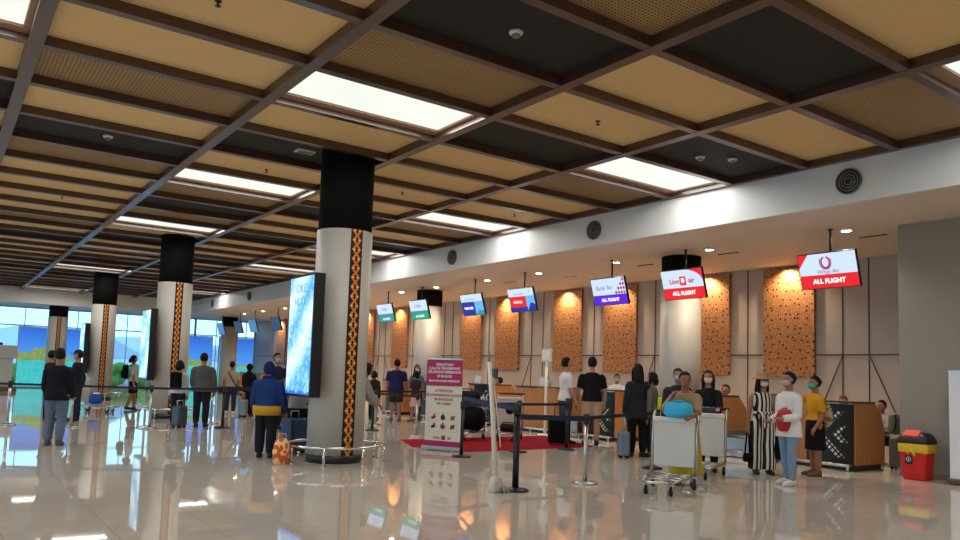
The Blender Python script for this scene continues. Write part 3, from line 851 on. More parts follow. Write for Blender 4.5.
desk_box(13.2, 18.3, M_PLASTIC, (0.14, 0.2, 0.16), 'white leaflet holder on the desk left of the clerk in white')
# sign on a white pole
r = thing('sign_stand', 'white square sign on a tall white pole before the wooden desk', 'sign', (12.6, 14.55, 0), -PI / 2)
MB().lathe([(0, 0), (0.18, 0), (0.18, 0.02), (0.03, 0.03), (0, 0.03)], n=24).build('base', M_PLASTIC, r)
MB().cyl((0, 0, 0.02), (0, 0, 1.9), 0.035, n=14).build('pole', M_PLASTIC, r)
MB().box((0, 0, 2.0), (0.36, 0.04, 0.32), 0.01).build('sign_board', mat('sign_grey', (214, 210, 206), 0.4), r)
MB().box((0, -0.024, 2.0), (0.28, 0.008, 0.24)).build('sign_face', mat('sign_pale', (232, 226, 222), 0.4), r)

# ------------------------------------------------------------------ people
M_EYE = mat('dark_eye', (24, 18, 16), 0.3)
M_LIPS = mat('lips', (140, 70, 64), 0.5)
M_HAIR = mat('black_hair', (17, 14, 13), 0.6, spec=0.2, var=0.3, scale=60, bump=0.4)
M_HAIRB = mat('brown_hair', (88, 60, 42), 0.6, var=0.3, scale=60, bump=0.4)
def skin(c=(158, 110, 84)): return mat('skin_%d_%d_%d' % c, c, 0.55, var=0.05, scale=8)
SK, SKD, SKL = (158, 108, 82), (128, 84, 62), (190, 142, 112)

def person(loc, face, H, label, top=None, bottom=None, hair=('short', M_HAIR), shoes=None, mask=None, sk=SK,
           lean=0.0, arms=None, legs=None, look=0.0, nod=0.0, sit=False, fem=False, vox=0.013, hat=None, group=None, wide=1.0, extra=None):
    """A standing (or sitting) figure in its own frame: x right, y ahead, z up."""
    r = thing('person', label, 'person', (loc[0], loc[1], 0), face_rz(*face), group)
    s = H
    t = V((0, math.sin(lean), math.cos(lean)))
    bk = V((0, -math.cos(lean), math.sin(lean)))          # backwards across the torso
    sw = (0.098 if fem else 0.112) * s * wide
    hipw = 0.05 * s
    if legs is None: legs = [((0.05, 0.02, -1), (0.0, -0.02, -1)), ((0.05, -0.02, -1), (0.0, -0.06, -1))]
    if sit: legs = [((0.12, 1, -0.08), (0, 0.05, -1)), ((0.12, 1, -0.08), (0, 0.12, -1))]
    if arms is None: arms = [((0.16, 0.0, -1), (0.03, 0.16, -1)), ((0.16, 0.0, -1), (0.03, 0.16, -1))]
    L = []
    for i, sd in enumerate((-1, 1)):
        a, b_ = V(legs[i][0]), V(legs[i][1]); a.x *= sd; b_.x *= sd
        hip = V((sd * hipw, 0, 0)); kn = hip + a.normalized() * 0.245 * s; an = kn + b_.normalized() * 0.245 * s
        L.append([hip, kn, an])
    low = min(l[2].z for l in L)
    P = V((0, 0, 0.042 * s - low))
    for l in L:
        for k in range(3): l[k] = l[k] + P
    C = lambda q, back=0.0: P + t * (q * s) + bk * (back * s)
    sh = C(0.246)
    A = []
    for i, sd in enumerate((-1, 1)):
        a, b_ = V(arms[i][0]), V(arms[i][1]); a.x *= sd; b_.x *= sd
        p0 = sh + V((sd * sw, 0, 0)); p1 = p0 + a.normalized() * 0.172 * s; p2 = p1 + b_.normalized() * 0.148 * s
        A.append([p0, p1, p2, b_.normalized()])
    hc = C(0.34) + V((0, math.sin(lean * 0.4 - nod), math.cos(lean * 0.4 - nod))) * 0.068 * s + V((0, 0.008 * s, 0))
    HR = (Matrix.Rotation(look, 3, 'Z') @ Matrix.Rotation(-nod - lean * 0.2, 3, 'X'))
    hp = lambda x, y, z: hc + HR @ V((x * s, y * s, z * s))

    def ring(c, rx, ry, n=18):
        return [c + V((1, 0, 0)) * (rx * s * math.cos(2 * PI * j / n)) + bk * (-ry * s * math.sin(2 * PI * j / n)) for j in range(n)]
    TOR = [(-0.065, 0.070, 0.055), (-0.03, 0.092, 0.068), (0.01, 0.096 if fem else 0.09, 0.07), (0.09, 0.074 if fem else 0.084, 0.056), (0.17, 0.088, 0.066 if fem else 0.062),
           (0.22, 0.098 if fem else 0.108, 0.06), (0.255, 0.098 if fem else 0.11, 0.052), (0.274, 0.076 if fem else 0.086, 0.046), (0.293, 0.048, 0.04), (0.312, 0.034, 0.034)]
    TOR = [(a, b_ * (wide if a < 0.29 else 1), c * wide) for a, b_, c in TOR]
    def torso(m, q0, q1, inf, flare=0.0):
        def at(q):
            for (a, rx, ry), (b_, rx2, ry2) in zip(TOR, TOR[1:]):
                if a <= q <= b_:
                    f = (q - a) / (b_ - a); return rx + (rx2 - rx) * f, ry + (ry2 - ry) * f
            return TOR[0][1:] if q < TOR[0][0] else TOR[-1][1:]
        qs = [q0] + [q for q, _, _ in TOR if q0 + 0.01 < q < q1 - 0.01] + [q1]
        secs = []
        for q in qs:
            rx, ry = at(max(q, -0.03))
            fl = flare * max(0.0, (0.09 - q))
            secs.append(ring(C(q), rx + inf + fl, ry + inf + fl))
        m.loft(secs)
    def limb(m, pts, rad, f0=0.0, f1=1.0, n=12):
        pts = [V(p) for p in pts]
        # resample the polyline between fractions
        Ls = [(b_ - a).length for a, b_ in zip(pts, pts[1:])]; tot = sum(Ls)
        def at(f):
            d = f * tot
            for i, l in enumerate(Ls):
                if d <= l + 1e-9 or i == len(Ls) - 1: return pts[i].lerp(pts[i + 1], min(1, d / l))
                d -= l
        def rd(f):
            x = f * (len(rad) - 1); i = min(int(x), len(rad) - 2); return (rad[i] + (rad[i + 1] - rad[i]) * (x - i)) * s
        fs = [f0 + (f1 - f0) * i / 8 for i in range(9)]
        m.tube([at(f) for f in fs], [rd(f) for f in fs], n)
    ARMR = [0.034, 0.030, 0.025, 0.023, 0.0155]
    LEGR = [0.058, 0.050, 0.036, 0.036, 0.024]
    # ---- body
    m = MB()
    torso(m, -0.065, 0.31, 0.0)
    m.tube([C(0.28), hp(0, -0.01, -0.03)], [0.036 * s, 0.03 * s], 12)
    m.ell(hc, (0.046 * s, 0.056 * s, 0.067 * s), HR)
    m.ell(hp(0, 0.018, -0.036), (0.036 * s, 0.038 * s, 0.034 * s), HR)
    m.tube([hp(0, 0.05, 0.012), hp(0, 0.067, -0.012)], [0.007 * s, 0.011 * s], 8)
    for sd in (-1, 1): m.ell(hp(sd * 0.047, -0.003, -0.003), (0.008 * s, 0.014 * s, 0.02 * s), HR, 10, 8)
    for i, sd in enumerate((-1, 1)):
        limb(m, A[i][:3], ARMR)
        m.ell(A[i][0] - V((sd * 0.006 * s, 0, 0.002 * s)), (0.033 * s, 0.034 * s, 0.033 * s), None, 12, 8)
        w, d = A[i][2], A[i][3]
        side = d.cross(V((0, 0, 1))) if abs(d.z) < 0.9 else V((0, 1, 0)); side.normalize()
        nrm = d.cross(side).normalized()
        if nrm.x * sd > 0: nrm = -nrm                      # palm turned to the body
        pc = w + d * 0.026 * s
        m.tube([w - d * 0.01 * s, w + d * 0.012 * s, w + d * 0.05 * s], [(0.014 * s, 0.014 * s), (0.016 * s, 0.018 * s), (0.013 * s, 0.024 * s)] if False else [0.0155 * s, 0.019 * s, 0.02 * s], 10)
        for k, (o, ln) in enumerate(((-0.0165, 0.036), (-0.0055, 0.043), (0.0055, 0.041), (0.0165, 0.032))):
            b0 = w + d * 0.046 * s + side * o * s
            k1 = b0 + d * ln * 0.45 * s + nrm * 0.006 * s; k2 = k1 + d * ln * 0.38 * s + nrm * 0.016 * s
            m.tube([w + d * 0.02 * s + side * o * 0.8 * s, b0, k1, k2], [0.0068 * s, 0.0064 * s, 0.006 * s, 0.0052 * s], 8)
        th = w + d * 0.014 * s + side * 0.018 * s
        m.tube([w + d * 0.012 * s, th, th + d * 0.02 * s + side * 0.012 * s + nrm * 0.008 * s, th + d * 0.036 * s + side * 0.013 * s + nrm * 0.016 * s], [0.008 * s, 0.0075 * s, 0.0068 * s, 0.0056 * s], 8)
    for i, sd in enumerate((-1, 1)):
        limb(m, L[i], LEGR)
        an = L[i][2]
        m.tube([an + V((0, -0.022 * s, -0.02 * s)), an + V((sd * 0.004 * s, 0.03 * s, -0.018 * s)), an + V((sd * 0.01 * s, 0.085 * s, -0.026 * s)), an + V((sd * 0.012 * s, 0.115 * s, -0.03 * s))],
               [0.02 * s, 0.024 * s, 0.02 * s, 0.011 * s], 10)
    m.remesh('body', skin(sk), r, vox)
    # ---- face
    e = MB()
    for sd in (-1, 1): e.ell(hp(sd * 0.018, 0.0525, 0.008), (0.008 * s, 0.004 * s, 0.0045 * s), HR, 8, 6)
    e.build('eyes', M_EYE, r)
    if mask is None: MB().ell(hp(0, 0.0555, -0.036), (0.014 * s, 0.004 * s, 0.005 * s), HR, 8, 6).build('mouth', M_LIPS, r)
    else:
        k = MB()
        k.ell(hp(0, 0.026, -0.026), (0.041 * s, 0.044 * s, 0.036 * s), HR, 16, 10)
        k.tube([hp(-0.04, 0.03, -0.01), hp(-0.05, 0.0, 0.006)], 0.003 * s, 5); k.tube([hp(0.04, 0.03, -0.01), hp(0.05, 0.0, 0.006)], 0.003 * s, 5)
        k.build('face_mask', mask, r)
    # ---- hair or head cover
    style, hm_ = hair
    def cap(p, lo=0.12):
        if p.y > 0.1 and p.z < lo + 0.28:
            q = min(1.0, (p.y - 0.1) / 0.25); return V((p.x * (1 - 0.2 * q), p.y * (1 - 0.3 * q), p.z))
        if p.z < -0.7: return V((p.x * 0.9, p.y * 0.9, p.z * 0.92))
        return p
    k = MB()
    if style in ('short', 'bun', 'long', 'bob', 'curly'):
        q = 1.0 if style != 'curly' else 1.12
        k.ell(hp(0, -0.009, 0.008), (0.0545 * q * s, 0.063 * q * s, 0.07 * q * s), HR, 24, 16, cap)
    if style == 'bun': k.ell(hp(0, -0.062, 0.012), (0.028 * s, 0.026 * s, 0.028 * s), HR, 12, 8)
    if style == 'curly':
        for i in range(26):
            a = random.uniform(0, 2 * PI); b_ = random.uniform(0.1, 1.2)
            if math.sin(a) > 0.4 and b_ > 0.7: continue
            k.ell(hp(0.05 * math.sin(b_) * math.cos(a), -0.006 + 0.058 * math.sin(b_) * math.sin(a), 0.012 + 0.062 * math.cos(b_)), (0.016 * s,) * 3, None, 8, 6)
    if style in ('long', 'bob'):
        ln = 0.17 if style == 'long' else 0.075
        secs = []
        for f in (0, 0.3, 0.6, 0.85, 1.0):
            z = 0.02 - f * (ln + 0.03); y = -0.028 - 0.022 * min(1, f * 2)
            wd = (0.05 + 0.008 * math.sin(f * PI)) * (1 if f < 0.9 else 0.75); dp = 0.036 * (1 if f < 0.8 else 0.6)
            secs.append([hp(wd * math.cos(2 * PI * j / 14), y + dp * math.sin(2 * PI * j / 14), z) for j in range(14)])
        k.loft(secs)
        for sd in (-1, 1):
            k.tube([hp(sd * 0.044, 0.012, 0.03), hp(sd * 0.053, 0.008, -0.02), hp(sd * 0.05, 0.01, -0.06 if style == 'bob' else -0.1), hp(sd * 0.046, 0.012, -0.07 if style == 'bob' else -0.14)], [0.012 * s, 0.017 * s, 0.017 * s, 0.006 * s], 8)
    if style in ('hijab', 'hood'):
        def hood(p):
            if p.y > 0.35 and abs(p.x) < 0.72 and -0.85 < p.z < 0.55: return V((p.x * 0.85, 0.35 + (p.y - 0.35) * 0.25, p.z))
            return p
        k.ell(hp(0, -0.004, 0.004), (0.06 * s, 0.068 * s, 0.078 * s), HR, 24, 16, hood)
        w0 = 0.05 if style == 'hijab' else 0.056
        secs = []
        for (q, rx, ry) in ((0.335, w0, w0 + 0.004), (0.31, 0.058, 0.056), (0.285, 0.09, 0.066), (0.255, 0.112, 0.074), (0.22 if style == 'hijab' else 0.25, 0.118, 0.08)):
            secs.append(ring(C(q, 0.004), rx * wide, ry))
        k.loft(secs)
    if style != 'none':
        nm = {'hijab': 'headscarf', 'hood': 'hood'}.get(style, 'hair')
        if style in ('short', 'bun', 'long', 'bob', 'hijab', 'hood'): k.remesh(nm, hm_, r, 0.008 * (1 if vox < 0.013 else 1.4), 2)
        else: k.build(nm, hm_, r)
    if hat:
        kind, hmx = hat
        k = MB()
        if kind == 'cap':
            k.ell(hp(0, -0.004, 0.024), (0.057 * s, 0.066 * s, 0.056 * s), HR, 20, 12, lambda p: V((p.x, p.y, max(p.z, -0.05))))
            k.loft([[hp(x * wd, 0.05 + y, 0.026 + z) for x in (-1, -0.5, 0, 0.5, 1)] + [hp(x * wd, 0.05 + y, 0.021 + z) for x in (1, 0.5, 0, -0.5, -1)] for wd, y, z in ((0.05, 0, 0), (0.048, 0.03, -0.004), (0.03, 0.055, -0.01))])
        else:
            X = Matrix.Translation(hp(0, -0.004, 0.035)) @ HR.to_4x4() @ Matrix.Scale(s, 4); k.M = X
            k.lathe([(0, 0.05), (0.04, 0.048), (0.055, 0.03), (0.06, 0.0), (0.1, -0.012), (0.112, -0.016), (0.1, -0.018), (0.06, -0.006), (0, -0.004)], n=32)
        k.build('cap' if kind == 'cap' else 'straw_hat', hmx, r)
    # ---- clothes
    if top:
        k = MB(); g = dict(sleeve='short', hem=-0.03, inf=0.009, mat=M_WHITE, flare=0.12, name='shirt'); g.update(top)
        torso(k, g['hem'], 0.302, g['inf'], g['flare'])
        f1 = {'none': 0.0, 'short': 0.40, 'elbow': 0.55, 'long': 0.985}[g['sleeve']]
        for i in range(2):
            k.ell(A[i][0] - V(((-1, 1)[i] * 0.006 * s, 0, 0)), (0.034 * s + g['inf'] * s * 0.5,) * 3, None, 12, 8) if f1 else None
            if f1: limb(k, A[i][:3], [q + g['inf'] * (0.45 + 0.15 * i_) + 0.002 for i_, q in enumerate(ARMR)], 0.0, f1)
        k.remesh(g['name'], g['mat'], r, max(0.011, vox), 3)
    if bottom:
        g = dict(kind='trousers', mat=M_BLACK, inf=0.008, length=0.97, flare=0.0); g.update(bottom)
        k = MB()
        if g['kind'] in ('trousers', 'shorts', 'jumpsuit'):
            torso(k, -0.065, 0.05 if g['kind'] != 'jumpsuit' else 0.29, g['inf'])
            f1 = g['length'] if g['kind'] != 'shorts' else 0.46
            for i in range(2):
                rd = [q + g['inf'] + g['flare'] * j / 4 for j, q in enumerate(LEGR)]
                if g['kind'] == 'shorts': rd = [q + 0.012 + 0.012 * j / 4 for j, q in enumerate(LEGR)]
                limb(k, L[i], rd, 0.0, f1)
            k.remesh('shorts' if g['kind'] == 'shorts' else g['kind'], g['mat'], r, max(0.011, vox), 3)
        else:
            z1 = g['length'] * s                                     # hem height above the floor, as a share of H
            mid = (L[0][2] + L[1][2]) / 2; q0 = 0.06 if g['kind'] == 'skirt' else 0.295
            secs = []
            if g['kind'] == 'dress':
                for q, rx, ry in reversed([x for x in TOR if x[0] > 0.0 and x[0] < 0.3]): secs.append(ring(C(q), rx + 0.012, ry + 0.012))
            else: secs.append(ring(C(0.07), 0.084, 0.066))
            c0 = C(0.0); hem = V((mid.x, mid.y * 0.6 + c0.y * 0.4, z1))
            for f in (0, 0.15, 0.4, 0.7, 1.0):
                c = c0.lerp(hem, f); rr = 0.104 + g['flare'] * f; ry = 0.086 + g['flare'] * f
                secs.append([c + V((rr * s * math.cos(2 * PI * j / 18), ry * s * math.sin(2 * PI * j / 18), 0)) for j in range(18)])
            k.loft(secs)
            k.remesh(g['kind'], g['mat'], r, max(0.011, vox), 3)
    if shoes:
        for i, sd in enumerate((-1, 1)):
            an = L[i][2]; k = MB()
            k.tube([an + V((0, -0.03 * s, -0.019 * s)), an + V((sd * 0.003 * s, 0.03 * s, -0.015 * s)), an + V((sd * 0.01 * s, 0.09 * s, -0.023 * s)), an + V((sd * 0.013 * s, 0.128 * s, -0.028 * s))],
                   [(0.023 * s), (0.029 * s), (0.026 * s), (0.013 * s)], 12)
            k.tube([an + V((0, -0.012 * s, -0.02 * s)), an + V((0, -0.006 * s, 0.018 * s))], [0.027 * s, 0.026 * s], 10)
            o = k.remesh('shoe', shoes, r, max(0.009, vox * 0.8), 2)
    info = dict(root=r, A=A, L=L, C=C, hp=hp, s=s, P=P, hc=hc, sh=sh, bk=bk)
    info['world'] = lambda p: Matrix.Translation((loc[0], loc[1], 0)) @ rotz(face_rz(*face)) @ V(p)
    return info

CAMDIR = (0.58, 0.81)            # from the camera into the hall
RIGHT = (0.81, -0.58)
LEFT = (-0.81, 0.58)
BACKV = (-0.58, -0.81)           # towards the camera
M_MASKW = mat('mask_white', (214, 212, 210), 0.8, var=0.04)
M_MASKG = mat('mask_green', (60, 176, 150), 0.8, var=0.04)
M_MASKB = mat('mask_blue', (130, 176, 206), 0.8, var=0.04)
SHOEB = mat('black_shoe', (22, 21, 22), 0.5)
SHOEW = mat('white_shoe', (222, 220, 216), 0.5)
SHOEN = mat('brown_sandal', (112, 72, 50), 0.6)
c_ = cloth
# --- foreground women at right
pw = person((10.24, 6.39), (-0.98, 0.18), 1.63, 'person in loose white shirt and light blue jeans holding a red bag',
            top=dict(sleeve='long', hem=-0.1, inf=0.012, mat=c_((226, 224, 222)), flare=0.12), bottom=dict(mat=c_((124, 152, 176)), inf=0.004), hair=('bun', M_HAIR), shoes=SHOEW, mask=mat('mask_grey', (188, 176, 172), 0.8, var=0.04),
            arms=[((0.12, 0.12, -1), (-0.3, 0.95, -0.1)), ((0.14, -0.05, -1), (-0.2, 0.9, -0.25))], fem=True, vox=0.0095, look=-0.15,
            legs=[((0.04, 0.14, -1), (0, -0.04, -1)), ((0.04, -0.06, -1), (0, -0.14, -1))])
ph = person((11.02, 7.35), (-0.62, -0.78), 1.6, 'person in black and white striped jumpsuit and straw hat',
            top=None, bottom=dict(kind='jumpsuit', mat=M_STRIPED, inf=0.012, flare=0.036, length=0.985), hair=('long', M_HAIR), shoes=SHOEB, mask=M_MASKW, hat=('straw', mat('straw', (160, 126, 82), 0.9, var=0.2, scale=60)),
            fem=True, vox=0.0095, look=0.3, arms=[((0.2, -0.05, -1), (0.05, 0.1, -1)), ((0.2, -0.05, -1), (0.1, 0.12, -1))])
k = MB()
for y, z in ((0, 0),):
    ring_ = [(0.0, 0, 0)]
s_ = ph['s']
kk = MB(); kk.tube([ph['C'](0.085) + V((0.098 * s_ * math.cos(2 * PI * j / 20), 0.078 * s_ * math.sin(2 * PI * j / 20), 0)) for j in range(20)], 0.022, 8, closed=True)
kk.tube([ph['C'](0.085) + V((0.05, 0.14, 0.01)), ph['C'](0.04) + V((0.07, 0.16, -0.05)), ph['C'](-0.02) + V((0.06, 0.16, -0.1))], [0.024, 0.03, 0.016], 8)
kk.build('waist_sash', M_STRIPED, ph['root'])
py = person((11.72, 6.85), (-0.86, 0.5), 1.59, 'person in yellow blouse, black skirt and green face mask at the desk',
            top=dict(sleeve='short', hem=0.03, inf=0.011, mat=c_((214, 150, 34))), bottom=dict(kind='skirt', mat=c_((22, 20, 22)), length=0.265, flare=0.014), hair=('bun', M_HAIR), shoes=SHOEN, mask=M_MASKG, sk=(146, 98, 72),
            fem=True, vox=0.0095, arms=[((0.15, -0.1, -1), (0.05, 0.6, -0.8)), ((0.1, 0.95, -0.02), (0.05, 1, 0.12))], look=0.12)
# --- two trolley pushers
pc_ = person((8.72, 7.02), (-0.85, -0.5), 1.6, 'person leaning on the front luggage trolley, tan shawl over long yellow tunic',
             top=dict(sleeve='elbow', hem=0.02, inf=0.02, mat=c_((168, 138, 104)), name='shawl'), bottom=dict(kind='dress', mat=c_((176, 156, 58)), length=0.09, flare=0.045), hair=('short', M_HAIR), shoes=SHOEB, sk=(150, 100, 74),
             lean=0.3, nod=-0.05, fem=True, vox=0.0095, arms=[((0.1, 0.75, -0.8), (-0.25, 0.75, -0.2)), ((0.45, 0.6, -0.7), (-0.62, 0.25, 1.0))], look=0.35,
             legs=[((0.05, 0.12, -1), (0, -0.12, -1)), ((0.05, 0.0, -1), (0, -0.22, -1))])
pb = person((10.45, 7.98), (-0.8, -0.6), 1.63, 'person in black shirt with long hair and pale mask behind the second trolley',
            top=dict(sleeve='long', hem=-0.04, inf=0.012, mat=c_((26, 25, 30))), bottom=dict(mat=c_((24, 24, 26))), hair=('long', M_HAIR), shoes=SHOEB, mask=mat('mask_beige', (214, 190, 172), 0.8, var=0.04),
            fem=True, vox=0.0095, arms=[((0.1, 0.4, -1), (-0.1, 1, 0.05)), ((0.1, 0.4, -1), (-0.1, 1, 0.1))])
person((10.62, 8.75), (-0.7, -0.7), 1.66, 'dark haired person mostly hidden behind the trolley pushers',
       top=dict(sleeve='long', hem=-0.04, mat=c_((44, 44, 52))), bottom=dict(mat=c_((30, 30, 34))), hair=('short', M_HAIR), shoes=SHOEB, mask=M_MASKB, vox=0.012)
# --- two women at the belt
person((10.95, 9.98), (0.45, 0.9), 1.74, 'person with long black hair and long black coat, seen from behind',
       top=dict(sleeve='long', hem=-0.12, inf=0.016, mat=c_((36, 35, 38)), name='coat', flare=0.15), bottom=dict(mat=c_((24, 23, 26)), inf=0.012), hair=('long', M_HAIR), shoes=SHOEB, fem=True, vox=0.011)
pn = person((11.25, 9.88), (-0.45, 0.9), 1.59, 'person in black trousers wearing a neon yellow shoulder bag',
            top=dict(sleeve='long', hem=-0.04, inf=0.01, mat=c_((98, 96, 90))), bottom=dict(mat=c_((25, 24, 27)), inf=0.012), hair=('bob', M_HAIR), shoes=SHOEB, fem=True, vox=0.011, mask=M_MASKW)
# --- two men at the desk
person((11.76, 12.05), (0.58, 0.81), 1.9, 'tall person in black tee and beige shorts, seen from behind',
       top=dict(sleeve='short', hem=-0.03, inf=0.011, mat=c_((22, 22, 24))), bottom=dict(kind='shorts', mat=c_((178, 156, 126))), hair=('short', M_HAIR), shoes=SHOEB, sk=(176, 130, 104), vox=0.011, wide=1.06,
       arms=[((0.2, 0.02, -1), (0.0, 0.5, -0.8)), ((0.2, 0.02, -1), (0.0, 0.3, -1))])
person((11.45, 12.55), (0.9, -0.3), 1.88, 'bearded person in white tee and grey jeans, side on',
       top=dict(sleeve='short', hem=-0.03, inf=0.011, mat=c_((222, 218, 212))), bottom=dict(mat=c_((70, 74, 86)), inf=0.01), hair=('short', M_HAIR), shoes=SHOEB, sk=(182, 136, 110), vox=0.011,
       arms=[((0.14, 0.1, -1), (0.0, 0.5, -0.8)), ((0.14, 0.1, -1), (0.0, 0.45, -0.9))])
# --- clerks behind the desks
WS = c_((206, 208, 212))
person((15.0, 14.42), (-0.8, -0.6), 1.58, 'desk clerk in white shirt and face mask behind the dotted desk', top=dict(sleeve='short', mat=WS), bottom=dict(mat=c_((40, 42, 52))), hair=('short', M_HAIR), shoes=SHOEB, mask=M_MASKB,
       arms=[((0.1, 0.4, -1), (-0.1, 1, 0.0)), ((0.1, 0.4, -1), (-0.1, 1, 0.0))])
def stool(x, y, label, h, proto=[None]):
    if proto[0] is not None: return dup(proto[0], label, (x, y, 0))
    r = thing('stool', label, 'stool', (x, y, 0), 0, 'stools behind the desks')
    MB().lathe([(0, h - 0.06), (0.17, h - 0.06), (0.18, h - 0.02), (0.16, h), (0, h)], n=24).build('seat', M_BLACKM, r)
    MB().cyl((0, 0, 0.03), (0, 0, h - 0.06), 0.025, n=10).build('post', M_STEEL, r)
    MB().lathe([(0, 0), (0.2, 0), (0.2, 0.015), (0.03, 0.04), (0, 0.04)], n=24).build('foot_plate', M_STEEL, r)
    proto[0] = r
def seated(loc, face, H, label, **kw):
    p = person(loc, face, H, label, sit=True, bottom=dict(mat=c_((44, 46, 56))), shoes=SHOEB, arms=[((0.1, 0.45, -1), (-0.15, 1, 0.1)), ((0.1, 0.45, -1), (-0.15, 1, 0.1))], **kw)
    hz = p['P'].z - 0.075 * H
    stool(loc[0], loc[1], 'stool under the ' + label.split(' seated')[0], hz)
    return p
seated((14.75, 10.78), (-0.95, -0.3), 1.8, 'desk clerk with black hair seated behind the slanted wooden desk', top=dict(sleeve='short', mat=c_((196, 160, 150))), hair=('short', M_HAIR))
seated((15.2, 19.88), (-0.6, 0.8), 1.78, 'desk clerk in white shirt seated beside the black monitor', top=dict(sleeve='short', mat=WS), hair=('short', M_HAIR))
seated((14.7, 8.0), (-1, 0.1), 1.62, 'brown haired desk clerk seated low behind the dotted desk', top=dict(sleeve='long', mat=c_((150, 120, 100))), hair=('short', M_HAIRB))
seated((14.85, 7.32), (-1, 0.2), 1.55, 'dark haired clerk in pale shirt seated at the end of the dotted desk', top=dict(sleeve='short', mat=c_((170, 172, 176))), hair=('short', M_HAIR))
# --- left side travellers
person((1.8, 14.9), (0.4, 0.92), 1.66, 'person in dark jacket and faded jeans walking away on the shiny floor',
       top=dict(sleeve='long', hem=-0.06, inf=0.02, mat=c_((24, 24, 30))), bottom=dict(mat=c_((96, 108, 128)), inf=0.012), hair=('short', M_HAIR), shoes=mat('grey_shoe', (70, 72, 80), 0.6), vox=0.012, wide=0.94,
       legs=[((0.05, 0.12, -1), (0, -0.1, -1)), ((0.05, -0.02, -1), (0, -0.26, -1))], arms=[((0.12, 0.1, -1), (-0.1, 0.7, -0.6)), ((0.12, 0.1, -1), (-0.1, 0.7, -0.6))])
person((2.4, 21.3), (0.75, 0.3), 1.69, 'person in black shirt and trousers, leftmost at the barrier', top=dict(sleeve='short', mat=c_((28, 28, 36)), inf=0.016), bottom=dict(mat=c_((24, 25, 30))), hair=('short', M_HAIR), shoes=SHOEB, mask=M_MASKW,
       arms=[((0.15, 0.2, -1), (0, 0.7, -0.6)), ((0.15, 0.2, -1), (0, 0.7, -0.6))])
person((2.93, 20.9), (-0.85, 0.3), 1.72, 'person in dark cap and navy jacket facing left at the barrier', top=dict(sleeve='long', mat=c_((26, 28, 40)), inf=0.02, hem=-0.05), bottom=dict(mat=c_((36, 42, 62)), inf=0.012), hair=('short', M_HAIR), hat=('cap', c_((36, 44, 66))), shoes=SHOEB, mask=M_MASKB,
       arms=[((0.15, 0.2, -1), (0, 0.6, -0.7)), ((0.15, -0.3, -1), (0, 0.2, -1))])
pk = person((5.17, 25.7), (0.9, -0.2), 1.7, 'person in grey tee and black shorts carrying a black backpack', top=dict(sleeve='short', mat=c_((178, 174, 172))), bottom=dict(kind='shorts', mat=c_((26, 26, 30))), hair=('bob', M_HAIR), shoes=SHOEB, nod=0.25,
            legs=[((0.05, 0.16, -1), (0, 0.0, -1)), ((0.05, -0.06, -1), (0, -0.3, -1))])
person((5.27, 18.52), (0.5, 0.86), 1.74, 'person in grey jacket and dark jeans, seen from behind', top=dict(sleeve='long', mat=c_((84, 84, 82)), inf=0.022, hem=-0.05), bottom=dict(mat=c_((30, 31, 40)), inf=0.012), hair=('short', M_HAIR), shoes=SHOEB, wide=1.06,
       arms=[((0.16, 0.2, -1), (-0.1, 0.7, -0.6)), ((0.16, 0.1, -1), (-0.05, 0.4, -0.9))])
pd = person((4.86, 19.05), (0.55, 0.83), 1.55, 'shorter person in white shirt beside the man in grey jacket', top=dict(sleeve='long', mat=c_((212, 212, 216))), bottom=dict(mat=c_((36, 36, 44))), hair=('bob', M_HAIR), shoes=SHOEB, fem=True)
pt = person((7.55, 23.5), (0.4, 0.9), 1.6, 'person in tan shirt with black shoulder strap, far back', top=dict(sleeve='short', mat=c_((186, 166, 140))), bottom=dict(mat=c_((44, 52, 78))), hair=('short', M_HAIR), shoes=SHOEW)
kk = MB(); kk.tube([pt['C'](0.285, 0.05) + V((-0.1, 0, 0)), pt['C'](0.2, 0.085) + V((-0.03, 0, 0)), pt['C'](0.08, 0.08) + V((0.09, 0, 0)), pt['C'](0.0, 0.03) + V((0.18, 0, 0))], 0.016, 6); kk.build('shoulder_strap', M_BLACK, pt['root'])
person((7.75, 22.5), (0.55, 0.6), 1.54, 'person in black headscarf and long black robe', top=dict(sleeve='long', mat=c_((18, 17, 20)), inf=0.02, hem=-0.03), bottom=dict(kind='dress', mat=c_((18, 17, 20)), length=0.05, flare=0.05), hair=('hijab', c_((18, 17, 20))), shoes=SHOEB, fem=True,
       arms=[((0.15, 0.3, -1), (0, 0.8, -0.4)), ((0.15, 0.3, -1), (0, 0.8, -0.4))])
person((4.47, 12.04), (0.62, 0.78), 1.53, 'person in blue hooded jacket with mustard hem, seen from behind', top=dict(sleeve='long', mat=c_((34, 56, 108)), inf=0.028, hem=-0.02, flare=0.06), bottom=dict(mat=c_((30, 31, 38)), inf=0.018), hair=('hood', c_((28, 38, 84))), shoes=SHOEB, vox=0.0105, wide=1.06,
       arms=[((0.2, 0.15, -1), (0.0, 0.6, -0.8)), ((0.22, 0.15, -1), (0.02, 0.5, -0.9))])
o = [c for c in COL.objects if c.parent and c.name.startswith('hood')][-1].parent
kk = MB(); hemz = 0.53 * 1.53 - 0.03
secs = [[V(((0.108 * 1.06 + 0.036) * 1.53 * math.cos(2 * PI * j / 20), (0.08 + 0.04) * 1.53 * math.sin(2 * PI * j / 20), hemz + dz)) for j in range(20)] for dz in (-0.09, 0.06)]
kk.loft(secs); kk.build('tunic_hem', c_((196, 150, 50)), o)
person((5.28, 12.72), (0.5, 0.86), 1.62, 'person in grey top and black trousers half hidden behind the tall screen', top=dict(sleeve='short', mat=c_((150, 148, 144)), hem=-0.06), bottom=dict(mat=c_((20, 20, 24))), hair=('short', M_HAIR), shoes=SHOEB, vox=0.012)
